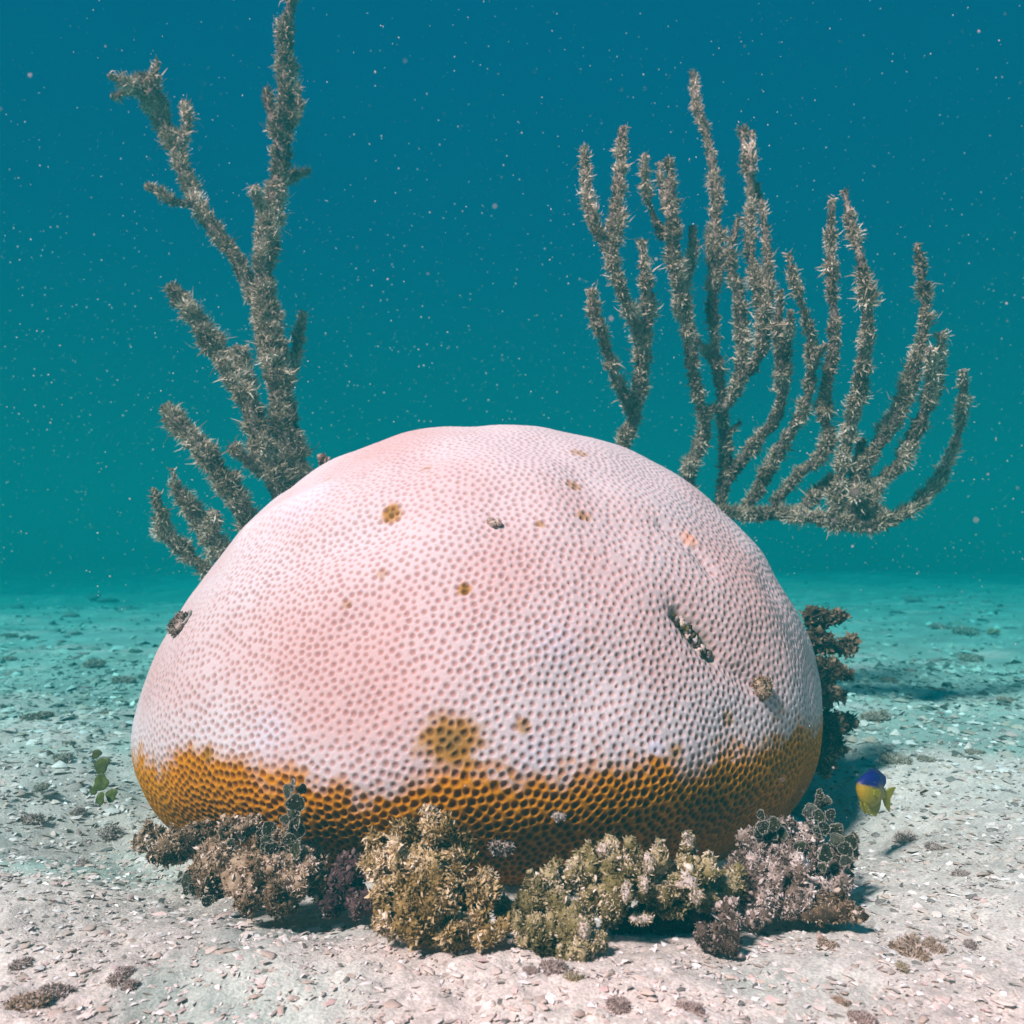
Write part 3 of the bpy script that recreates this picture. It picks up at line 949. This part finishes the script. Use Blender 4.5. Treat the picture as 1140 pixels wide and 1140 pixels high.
# disc algae: chains of chalky-rimmed discs
def disc_geo(r, th=.13, seg=20, seed=0):
    rings = [(.0, 1.0), (.45, 1.05), (.8, .95), (.93, .55)]
    vs, qs = [], []
    an = np.arange(seg) * 2 * math.pi / seg
    wav = 1 + .10 * np.sin(2 * an + seed) + .12 * np.sin(3 * an + 2 * seed) + .05 * np.sin(5 * an + 3 * seed)
    for sgn in (1, -1):
        for (rr_, hh) in rings[1:]:
            vs.append(np.stack([np.cos(an) * rr_ * r * wav, np.full(seg, sgn * hh * th * r * .5), np.sin(an) * rr_ * r * wav], -1))
    v = np.vstack(vs)
    top, bot = len(v), len(v) + 1
    v = np.vstack([v, [[0, th * r * .5, 0], [0, -th * r * .5, 0]]])
    tr = []
    for s in range(seg):
        s2 = (s + 1) % seg
        for base, c, fl in ((0, top, 0), (3 * seg, bot, 1)):
            tr.append([c, base + s2, base + s] if not fl else [c, base + s, base + s2])
            for k_ in range(2):
                a_, b_ = base + k_ * seg, base + (k_ + 1) * seg
                f_ = [[a_ + s, a_ + s2, b_ + s2], [a_ + s, b_ + s2, b_ + s]]
                tr += f_ if not fl else [g[::-1] for g in f_]
        tr += [[2 * seg + s, 2 * seg + s2, 5 * seg + s2], [2 * seg + s, 5 * seg + s2, 5 * seg + s]]
    return v, np.array(tr)


def rim_geo(r, w=.10, seg=20, seed=0):
    an = np.arange(seg) * 2 * math.pi / seg
    wav = 1 + .10 * np.sin(2 * an + seed) + .12 * np.sin(3 * an + 2 * seed) + .05 * np.sin(5 * an + 3 * seed)
    v = []
    for (dr, dy) in ((0, 1), (1, 0), (0, -1), (-1, 0)):
        rad = (r * .97 * wav + dr * w * r) * (1 + .03 * np.sin(an * 7 + dr))
        v.append(np.stack([np.cos(an) * rad, np.full(seg, dy * w * r * 1.1), np.sin(an) * rad], -1))
    v = np.vstack(v)
    v = v + r * .075 * np.stack([vnoise(v * 4 / r + seed * 9, 5), vnoise(v * 4 / r + seed * 9, 6), vnoise(v * 4 / r + seed * 9, 7)], -1)
    t = []
    for s in range(seg):
        s2 = (s + 1) % seg
        for k_ in range(4):
            a_, b_ = k_ * seg, ((k_ + 1) % 4) * seg
            t += [[a_ + s, b_ + s, b_ + s2], [a_ + s, b_ + s2, a_ + s2]]
    return v, np.array(t)


def disc_plant(name, label, discs, mat, rim=True, group=None, rimw=.09):
    c0 = [at(d[0], d[1], d[2]) for d in discs]
    low = min(c0, key=lambda c: c.z)
    root = thing(name, label, 'algae', low, group)
    for i, (d, c) in enumerate(zip(discs, c0)):
        r = size(d[3], d[2]) * random.uniform(.75, 1.0)
        sd = random.random() * 6
        v, t = disc_geo(r, seed=sd)
        o = link('disc', mesh_np('disc', v, t, attrs={'tint': random.uniform(.08, .36) + (.18 if mat == 'disc_green' else 0) + .2 * vnoise(v * 400, 3)}), M[mat], root, loc=c - low)
        tilt = d[4] if len(d) > 4 else 0
        o.rotation_euler = (random.uniform(-.6, .2), random.uniform(-1, 1), random.choice([random.uniform(-.5, .5), random.uniform(-1.1, 1.1)]) + tilt)
        if mat == 'disc_green':
            o.rotation_euler = (-.25, random.uniform(-1, 1), random.uniform(-.3, .3))
        o.location.y += random.uniform(-.003, .006)
        if rim:
            v, t = rim_geo(r, w=rimw, seed=sd)
            link('rim', mesh_np('rim', v, t, attrs={'tint': .5 + .4 * vnoise(v * 500, 3)}), M['disc_rim'], o)
            dv_, dt_ = disc_geo(r, seed=sd)
            pp_, nn_ = (np.vstack(a_) for a_ in zip(sample_tris(v, t, 90), sample_tris(dv_, dt_, 45)))
            fv, ft, tt = filaments(pp_, nn_, r * .34 * (.3 + RNG.random(len(pp_))), r * .11, bend=.9)
            fo = link('silt', mesh_np('silt', fv, ft, attrs={'tint': tt}, smooth=False), M['disc_rim'], o)
            fo['kind'] = 'stuff'
    return root


disc_plant('disc_algae', 'bright green disc algae standing on open sand beside the brown coral base',
           [(106, 840, .80, 5.5), (112, 853, .80, 10.5), (113, 871, .795, 11.5), (121, 887, .79, 9), (112, 889, .79, 8), (104, 880, .80, 7)], 'disc_green', rim=False)
disc_plant('disc_algae', 'upright stalk of dark disc algae standing against the brown coral base',
           [(325, 876, .60, 9), (319, 882, .602, 8), (335, 880, .605, 6.5, .6), (330, 893, .60, 10), (325, 904, .60, 11), (331, 912, .60, 12), (318, 911, .60, 6.5), (328, 926, .60, 12), (322, 935, .60, 9), (330, 944, .60, 11)], 'disc_dark', rimw=.06)
disc_plant('disc_algae', 'pair of dark disc algae leaning left of the upright disc stalk',
           [(300, 921, .60, 8.5), (291, 928, .60, 7), (303, 945, .595, 8), (293, 947, .593, 8), (312, 950, .595, 7), (298, 935, .60, 9)], 'disc_dark', rimw=.06)
disc_plant('disc_algae', 'dark green disc algae on the rubble between the dome edge and the disc stalk',
           [(249, 928, .64, 8), (258, 940, .63, 8), (250, 947, .625, 7), (266, 932, .64, 6.5)], 'disc_dark', rimw=.055)
disc_plant('disc_algae', 'low dark disc algae on the sandward face of the brown turf rubble',
           [(198, 976, .625, 4.5), (208, 981, .62, 9), (216, 990, .615, 7), (205, 993, .615, 7), (222, 968, .63, 8, .3), (230, 1004, .605, 8)], 'disc_dark', rimw=.06)
disc_plant('disc_algae', 'white rimmed disc algae trio leaning on the dome above the pink heap',
           [(848, 908, .60, 7), (848, 919, .598, 8), (861, 916, .60, 8.5), (846, 929, .60, 8), (858, 930, .60, 9), (869, 926, .605, 8)], 'disc_dark', rimw=.055)
disc_plant('disc_algae', 'tall white rimmed disc algae chain crowning the pink grey heap',
           [(911, 884, .62, 6.5), (914, 896, .62, 8.5), (920, 893, .625, 7), (903, 903, .62, 8), (911, 908, .615, 8), (925, 908, .62, 8), (917, 922, .605, 8, .5), (908, 925, .60, 7), (930, 922, .61, 9), (932, 935, .60, 8)], 'disc_dark', rimw=.055)
disc_plant('disc_algae', 'white rimmed disc algae cluster on the sand side of the heap facing the fish',
           [(948, 938, .60, 8.5), (953, 946, .60, 7.5), (944, 948, .595, 8), (940, 957, .59, 7), (921, 952, .585, 9.5), (951, 932, .61, 6), (918, 968, .58, 7), (890, 942, .595, 7), (878, 938, .60, 6)], 'disc_dark', rimw=.055)


# ------------------------------------------------------------------ small settlers on the coral head
def settler(name, label, cat, px, py, rpx, mat, n=4, fuzz=3.0, hole=False, extra=()):
    p, nv = on_dome(px, py)
    root = thing(name, label, cat, p)
    r = size(rpx, p.y)
    for i in range(n):
        an = i * 2.4
        tv_ = nv.orthogonal().normalized()
        bv = nv.cross(tv_)
        o_ = (tv_ * math.cos(an) + bv * math.sin(an)) * r * (.55 if n > 1 else 0) * (.5 + .5 * (i > 0))
        v, t = lobe_geo(np.array(o_) + np.array(nv) * r * .25, r * (.55 if n > 1 else .9), seed=px * .3 + i, sub=2, rough=.35)
        lo = link('crust', mesh_np('crust', v, t, attrs={'tint': .45 + .4 * vnoise(v * 500, 3)}), M[mat], root)
        pp_, nn_ = sample_tris(v, t, 160 if fuzz > 0 else 4)
        fv, ft, tt = filaments(pp_, nn_, size(fuzz, p.y) * (.4 + RNG.random(len(pp_))), size(fuzz * .3, p.y), bend=.7)
        fo = link('bristles', mesh_np('bristles', fv, ft, attrs={'tint': tt}, smooth=False), M[mat], lo)
        fo['kind'] = 'stuff'
    if hole:
        v, t = rim_geo(r * .6, w=.22)
        tb = link('tube_mouth', mesh_np('tube_mouth', v, t, attrs={'tint': .4 + 0 * v[:, 0]}), M['pebble'], root, loc=nv * r * .5 + Vector((r * .9, -r * .1, r * .5)))
        tb.rotation_euler = nv.to_track_quat('Y', 'Z').to_euler()
        v, t = disc_geo(r * .55, th=.3)
        dk = link('tube_hole', mesh_np('tube_hole', v, t, attrs={'tint': 0 * v[:, 0]}), M['disc_dark'], root, loc=nv * r * .42 + Vector((r * .9, -r * .1, r * .5)))
        dk.rotation_euler = tb.rotation_euler
    return root


settler('barnacle', 'small round pale barnacle on the upper face of the dome', 'barnacle', 550, 583, 8, 'shell', n=3, fuzz=1.8)
settler('tube_worm', 'pinkish crusty worm tube with dark mouth on the dome shoulder by open sand', 'tube worm', 202, 698, 14, 'rim_turf', n=5, fuzz=4, hole=True)
settler('hermit_shell', 'rusty orange and white crusty lump lodged below the crevice', 'shell', 846, 766, 12, 'turf', n=5, fuzz=3.4)
settler('debris_tuft', 'tiny white tuft of debris stuck on the brown coral band', 'debris', 622, 908, 6, 'chalk', n=3, fuzz=3)
settler('debris_tuft', 'pale ragged tuft hanging in the dark hollow beside the tan bush', 'debris', 557, 940, 11, 'rim_turf', n=4, fuzz=5)
# grit lodged in the crevice
gp, gn = [], []
for s in np.linspace(0.03, .98, 34):
    p_, n_ = on_dome(757 + 38 * s + random.uniform(-4, 4), 685 + 45 * s + random.uniform(-4, 4))
    gp.append((p_ - n_ * .006, n_))
cre = thing('crevice_growth', 'dark green and grey gritty growth filling the crevice of the dome', 'algae', gp[8][0])
for p_, n_ in gp:
    v, t = lobe_geo(np.array(p_ - cre.location), random.uniform(.0014, .0036), seed=random.random() * 50, sub=2, rough=.8)
    lo = link('grit', mesh_np('grit', v, t, attrs={'tint': random.choice([.05, .15, .25, .7]) + .3 * vnoise(v * 700, 4)}), M[random.choice(['pebble', 'olive', 'rim_turf'])], cre)


# ------------------------------------------------------------------ the fish
def fish():
    c = at(970, 879, .72)
    root = thing('damselfish', 'small damselfish with deep blue back and yellow body hovering above the sand', 'fish', c)
    root.rotation_euler = (math.radians(0), math.radians(24), math.radians(28))
    # body: nose towards -x, deep and narrow
    Lb = .037
    prof = [(-.5, .006, .00, .006), (-.46, .10, -.01, .07), (-.38, .22, -.01, .13), (-.25, .34, -.005, .18), (-.08, .42, 0, .20), (.10, .40, 0, .18),
            (.26, .28, .0, .13), (.38, .15, .0, .07), (.46, .10, 0, .045), (.52, .09, 0, .03)]
    seg = 24
    an = np.arange(seg) * 2 * math.pi / seg
    v = []
    for (x, hh, zc, ww_) in prof:
        v.append(np.stack([np.full(seg, x), np.cos(an) * ww_, zc + np.sin(an) * hh], -1))
    v = np.vstack(v) * Lb
    i = np.arange(len(prof) * seg).reshape(len(prof), seg)
    j = np.roll(i, -1, 1)
    qd = np.stack([i[:-1], i[1:], j[1:], j[:-1]], -1).reshape(-1, 4)
    bl = sstep(.04, .10, v[:, 2] / Lb - .16 * (v[:, 0] / Lb) + .03 * vnoise(v * 500, 3))[:, None]
    col = np.array([.30, .24, .005]) * (1 - bl) + np.array([.008, .006, .13]) * bl
    og = sstep(-.2, -.45, v[:, 0] / Lb)[:, None] * (1 - bl)
    col = col * (1 - og * .7) + np.array([.5, .25, .01]) * og * .7
    m = attr_mat('fish scales', rough=.45, spec=.35, grain=.25, gscale=900)
    body = link('body', mesh_np('body', v, quads=qd, attrs={'col': col}), m, root)

    def fin(name, pts, colr, th=.0009, y=0.0, tilt=0.0):
        bm = bmesh.new()
        lay = bm.verts.layers.float_color.new('col')
        for sgn in (-1, 1):
            vs = []
            for (x, z) in pts:
                w = bm.verts.new((x * Lb, y * Lb + sgn * th + tilt * z * Lb, z * Lb))
                w[lay] = (*colr, 1)
                vs.append(w)
            bm.faces.new(vs if sgn < 0 else vs[::-1])
        bm.verts.ensure_lookup_table()
        n = len(pts)
        for k_ in range(n):
            bm.faces.new((bm.verts[k_], bm.verts[n + k_], bm.verts[n + (k_ + 1) % n], bm.verts[(k_ + 1) % n]))
        bmesh.ops.recalc_face_normals(bm, faces=bm.faces)
        me = bpy.data.meshes.new(name)
        bm.to_mesh(me)
        bm.free()
        return link(name, me, m, root)
    B_, Yl = (.008, .006, .12), (.28, .24, .008)
    fin('dorsal_fin', [(-.28, .30), (-.18, .44), (0, .50), (.2, .46), (.36, .42), (.42, .30), (.36, .12), (.2, .28), (0, .38), (-.15, .36)], B_)
    fin('anal_fin', [(-.06, -.38), (.08, -.54), (.22, -.52), (.36, -.54), (.42, -.40), (.42, -.24), (.38, -.08), (.24, -.20)], Yl)
    fin('tail_fin', [(.48, .09), (.62, .22), (.80, .30), (.74, .10), (.70, 0), (.74, -.10), (.80, -.30), (.62, -.22), (.48, -.09)], Yl)
    for s in (-1, 1):
        fin('pelvic_fin', [(-.22, -.30), (-.08, -.36), (.04, -.46), (.10, -.58), (-.04, -.52), (-.16, -.42)], Yl, y=s * .03, tilt=-s * .05)
        fin('pectoral_fin', [(-.18, -.02), (-.02, .06), (.06, -.02), (.02, -.14), (-.14, -.12)], Yl, y=s * .205)
        ev, et = ICO[2]
        e = link('eye', mesh_np('eye', ev * .032 * Lb * np.array([1, .5, 1]), et, attrs={'tint': 0 * ev[:, 0]}), M['disc_dark'], root,
                 loc=(-.36 * Lb, s * .135 * Lb, .06 * Lb))
    return root


fish()


# ------------------------------------------------------------------ seabed litter: grit (uncountable), shells, rubble bits, tufts
def chips(n, ylo, yhi, smin, smax, flat, seed, fall=1.0):
    rng = np.random.default_rng(seed)
    y = np.exp(rng.uniform(math.log(ylo), math.log(yhi), n))
    x = rng.uniform(-.82, .82, n) * y
    d = np.hypot(x - CC[0], y - CC[1])
    keep = d > .33
    x, y = x[keep], y[keep]
    n = len(x)
    z = ground_z(x, y)
    s = (smin + (smax - smin) * rng.random(n) ** 3.0) * np.clip(y / .55, .7, 4) ** .8
    v0 = np.array([[1, 0, 0], [.3, .9, .1], [-.8, .5, -.1], [-.7, -.6, .1], [.4, -.85, 0], [0, 0, 1], [0, 0, -1]], float)
    t0 = np.array([[a, (a + 1) % 5, 5] for a in range(5)])
    v = v0[None] * (1 + rng.normal(0, .38, (n, 7, 3))) * np.stack([rng.uniform(.8, 1.5, n), rng.uniform(.5, 1.0, n), np.ones(n)], -1)[:, None]
    v[:, 5:, 2] *= flat
    v *= s[:, None, None]
    ang = rng.uniform(0, 6.28, n)
    tl = rng.normal(0, .45, n)
    c, sn = np.cos(tl), np.sin(tl)
    vy = v[..., 1] * c[:, None] - v[..., 2] * sn[:, None]
    vz = v[..., 1] * sn[:, None] + v[..., 2] * c[:, None]
    c, sn = np.cos(ang), np.sin(ang)
    vx = v[..., 0] * c[:, None] - vy * sn[:, None]
    vy = v[..., 0] * sn[:, None] + vy * c[:, None]
    v = np.stack([vx + x[:, None], vy + y[:, None], vz + (z + s * .15)[:, None]], -1)
    tris = (t0[None] + (np.arange(n) * 7)[:, None, None]).reshape(-1, 3)
    pal = np.array([[.72, .60, .55], [.62, .50, .44], [.80, .72, .68], [.52, .40, .33], [.40, .34, .30], [.20, .18, .16], [.66, .46, .42], [.09, .09, .08]])
    ch = rng.choice(8, n, p=[.27, .22, .23, .11, .07, .03, .05, .02])
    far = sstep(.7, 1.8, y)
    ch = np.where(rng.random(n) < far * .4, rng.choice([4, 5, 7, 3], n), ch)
    col = pal[ch] * rng.uniform(.8, 1.1, (n, 1)) * (1 - far[:, None] * np.array([.35, 0, .05]))  # far chips lose red: the water's turquoise fade painted into their colour
    return v.reshape(-1, 3), tris, np.repeat(col, 7, 0)


g_a = chips(62000, .33, 2.0, .0005, .0034, .32, 3)
g_b = chips(9000, .9, 7.0, .0012, .0060, .5, 4)
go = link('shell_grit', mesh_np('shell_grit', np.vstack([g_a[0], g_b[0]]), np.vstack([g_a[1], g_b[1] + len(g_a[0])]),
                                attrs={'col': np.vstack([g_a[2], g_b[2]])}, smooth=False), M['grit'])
go['kind'] = 'stuff'
go['label'] = 'pale coarse grit of shell and coral crumbs covering the sand'


def flake_mesh(seed, dome_=.5, dents=.3):
    rng = np.random.default_rng(seed)
    n = 9
    an = np.sort(rng.uniform(0, 6.28, n)) * .35 + np.arange(n) * 6.283 / n * .65
    r = 1 + rng.normal(0, .22, n)
    out = np.stack([np.cos(an) * r, np.sin(an) * r * .75, rng.normal(0, .08, n)], -1)
    mid = out * .55 + [0, 0, .22 * dome_ * 2]
    low = out * .9 - [0, 0, .18]
    v = np.vstack([out, mid, [[0, 0, .3 * dome_ * 2]], low, [[0, 0, -.05]]])
    t = []
    for a in range(n):
        b = (a + 1) % n
        t += [[a, b, n + b], [a, n + b, n + a], [n + a, n + b, 2 * n], [b, a, 2 * n + 1 + a], [b, 2 * n + 1 + a, 2 * n + 1 + b], [2 * n + 1 + b, 2 * n + 1 + a, 3 * n + 1]]
    return mesh_np('flake', v, np.array(t), attrs={'tint': np.full(len(v), rng.uniform(.25, .95))}, smooth=False)


def pebble_mesh(seed):
    v, t = lobe_geo((0, 0, 0), 1, (1, .8, .6), seed=seed, sub=2, rough=.5)
    return mesh_np('pebble', v, t, attrs={'tint': .4 + .35 * vnoise(v * 2.5, 3)})


flakes = [flake_mesh(100 + i) for i in range(10)]
pebs = [pebble_mesh(3.1 * i + .7) for i in range(7)]
for m_ in flakes:
    m_.materials.append(M['shell'])
for m_ in pebs:
    m_.materials.append(M['pebble'])


def shell_tag(o):
    pale = o.data.attributes['tint'].data[0].value > .6
    wide = o.scale.y > .8 * o.scale.x
    tag(o, f"{'creamy white' if pale else 'tan'} {'broad' if wide else 'narrow'} broken shell fragment lying loose on the sand", 'shell', 'shell fragments strewn over the sand')


def open_sand(px, py):
    """True where the photograph shows bare bottom."""
    if 140 < px < 960 and py < 1075 - 40 * abs(px - 600) / 400:
        return False
    return 650 < py < 1150


cnt = 0
rs = random.Random(5)
while cnt < 110:
    px, py = rs.uniform(-30, 1170), 740 + 400 * rs.random() ** .6
    if not open_sand(px, py):
        continue
    p = on_ground(px, py)
    o = link('shell_fragment', rs.choice(flakes), loc=p + Vector((0, 0, .0006)))
    s = size(rs.uniform(5, 9) * (1.0 if py > 900 else .8), p.y)
    o.scale = (s, s * rs.uniform(.6, 1), s * rs.uniform(.4, .8))
    o.rotation_euler = (rs.uniform(-.35, .35), rs.uniform(-.35, .35), rs.uniform(0, 6.28))
    shell_tag(o)
    cnt += 1
for (px, py, r) in [(435, 1120, 13), (1118, 1118, 12), (300, 1065, 10), (250, 1060, 12), (720, 1105, 12), (605, 1122, 9), (100, 1034, 10), (870, 1118, 10)]:
    p = on_ground(px, py)
    o = link('shell_fragment', rs.choice(flakes), loc=p + Vector((0, 0, .001)))
    s = size(r, p.y)
    o.scale = (s, s * .7, s * .45)
    o.rotation_euler = (rs.uniform(-.25, .25), rs.uniform(-.25, .25), rs.uniform(0, 6.28))
    shell_tag(o)
cnt = 0
while cnt < 120:
    px, py = rs.uniform(-30, 1170), 662 + 400 * rs.random() ** 1.5
    if not open_sand(px, py):
        continue
    p = on_ground(px, py)
    if math.hypot(p.x - CC[0], p.y - CC[1]) < .42:
        continue
    o = link('rubble_bit', rs.choice(pebs), loc=p)
    s = size(rs.uniform(3, 7.5), p.y) * (1.2 if py < 760 else .8)
    o.scale = (s * rs.uniform(1, 1.6), s, s * rs.uniform(.4, .7))
    o.rotation_euler = (0, 0, rs.uniform(0, 6.28))
    tag(o, f"small {'long flattish' if o.scale.x > 1.3 * o.scale.y else 'rounded'} grey lump of coral rubble half sunk in sand", 'rubble', 'rubble bits scattered over the bottom')
    cnt += 1

def tuft_proto(seed, mat):
    """A low fuzzy tuft about one unit wide: mound and filaments."""
    v, t = lobe_geo((0, 0, .1), .7, (1.2, 1, .45), seed=seed, sub=2, rough=.6)
    me1 = mesh_np('mound', v, t, attrs={'tint': .5 + .4 * vnoise(v * 4, 3)})
    me1.materials.append(M[mat])
    p, nn = sample_tris(v, t, 700)
    fv, ft, tt = filaments(p, nn, .30 * (.4 + RNG.random(len(p))), .07, bend=.9)
    tt = tt + .3
    me2 = mesh_np('fuzz', fv, ft, attrs={'tint': tt}, smooth=False)
    me2.materials.append(M[mat])
    return me1, me2


protos = [tuft_proto(2.2, 'turf'), tuft_proto(5.9, 'rim_turf'), tuft_proto(8.3, 'olive'), tuft_proto(11.7, 'rim_turf'), tuft_proto(14.2, 'grey_turf')]


TUFT = ['low brown fuzzy algae tuft flat on the open sand', 'low pinkish fuzzy algae tuft flat on the open sand', 'low olive fuzzy algae tuft flat on the open sand',
        'low pinkish fuzzy algae tuft flat on the open sand', 'low grey green fuzzy algae tuft flat on the open sand']


def tuft(px, py, r, kind, group='algae tufts on the sand'):
    p = on_ground(px, py)
    root = thing('algae_tuft', TUFT[kind], 'algae', p, group)
    s = size(r, p.y)
    root.scale = (s, s, s * rs.uniform(.7, 1.0))
    root.rotation_euler = (0, 0, rs.uniform(0, 6.28))
    m1, m2 = protos[kind]
    a_ = link('mound', m1, parent=root)
    b_ = link('fuzz', m2, parent=a_)
    b_['kind'] = 'stuff'


for (px, py, r, kd_) in [(618, 1078, 15, 3), (590, 1081, 9, 1), (146, 1097, 10, 3), (30, 1118, 26, 0), (60, 1108, 18, 3), (135, 1088, 16, 3), (22, 1075, 12, 1), (1015, 1062, 24, 0), (1040, 1056, 14, 0), (1080, 1052, 9, 3), (922, 1053, 12, 0), (936, 1116, 11, 0),
                         (958, 1134, 15, 1), (1005, 1078, 10, 2), (640, 1090, 12, 2), (690, 1120, 14, 1), (770, 1125, 16, 3), (92, 962, 9, 3), (120, 930, 15, 3), (35, 915, 16, 3), (1010, 936, 14, 3),
                         (1040, 945, 12, 3), (85, 905, 9, 3), (1070, 975, 10, 1), (1000, 848, 16, 4), (1030, 846, 10, 4), (1085, 838, 9, 4), (1075, 705, 16, 4), (1080, 735, 14, 4), (975, 800, 16, 4),
                         (990, 760, 12, 4), (40, 800, 14, 4), (140, 760, 12, 4), (105, 742, 14, 4), (70, 845, 12, 4), (10, 735, 9, 4), (1120, 780, 10, 4), (1050, 770, 8, 4)]:
    tuft(px, py, r, kd_)
for _ in range(26):
    px, py = rs.uniform(-20, 1160), rs.uniform(668, 900)
    if open_sand(px, py) and (px < 135 or px > 965 or (py < 700 and not 170 < px < 910)):
        tuft(px, py, rs.uniform(5, 10), rs.choice([1, 3, 4, 4, 2]))

# ------------------------------------------------------------------ drifting marine snow (uncountable)
ns = 48000
sy = .22 + 3.4 * RNG.random(ns) ** 1.15
sx = RNG.uniform(-1.0, 1.0, ns) * (sy * .8 + .15)
sz = RNG.uniform(0.01, 1.15, ns)
ov = np.array([[1, 1, 1], [-1, -1, 1], [-1, 1, -1], [1, -1, -1]], float) * .8
ot = np.array([[0, 1, 3], [0, 2, 1], [0, 3, 2], [1, 2, 3]])
rad_ = (.00009 + .00050 * RNG.random(ns) ** 10) * np.clip(sy / .6, .8, 3.0)
dd = np.linalg.norm(np.stack([sx, sy, sz], -1) - CC, axis=1)
keep = dd > .43
sx, sy, sz, rad_ = sx[keep], sy[keep], sz[keep], rad_[keep]
ns = len(sx)
sv = (ov[None] * (1 + RNG.normal(0, .3, (ns, 4, 3))) * rad_[:, None, None] + np.stack([sx, sy, sz], -1)[:, None]).reshape(-1, 3)
st_ = (ot[None] + (np.arange(ns) * 4)[:, None, None]).reshape(-1, 3)
so = link('marine_snow', mesh_np('marine_snow', sv, st_, attrs={'tint': np.full(len(sv), .6)}), M['snow'])
so['kind'] = 'stuff'
so['label'] = 'fine white particles drifting in the water'

# ------------------------------------------------------------------ the water itself
bm = bmesh.new()
bmesh.ops.create_cube(bm, size=1)
me = bpy.data.meshes.new('haze')
bm.to_mesh(me)
bm.free()
hm = bpy.data.materials.new('sea water')
hm.use_nodes = True
hm.node_tree.nodes.clear()
ho = hm.node_tree.nodes.new('ShaderNodeOutputMaterial')
hv = hm.node_tree.nodes.new('ShaderNodeVolumePrincipled')
hv.inputs['Color'].default_value = (0.001, 0.058, 0.063, 1)
hv.inputs['Absorption Color'].default_value = (0.11, 0.66, 0.66, 1)
hv.inputs['Density'].default_value = 1.0
hm.node_tree.links.new(hv.outputs[0], ho.inputs['Volume'])
try:
    hm.cycles.homogeneous_volume = True
except Exception:
    pass
haze = link('haze', me, hm)
haze.scale = (80, 91.0, 2.40)
haze.location = (0, 45.2, -0.03)
haze['kind'] = 'stuff'
haze['label'] = 'blue green sea water'
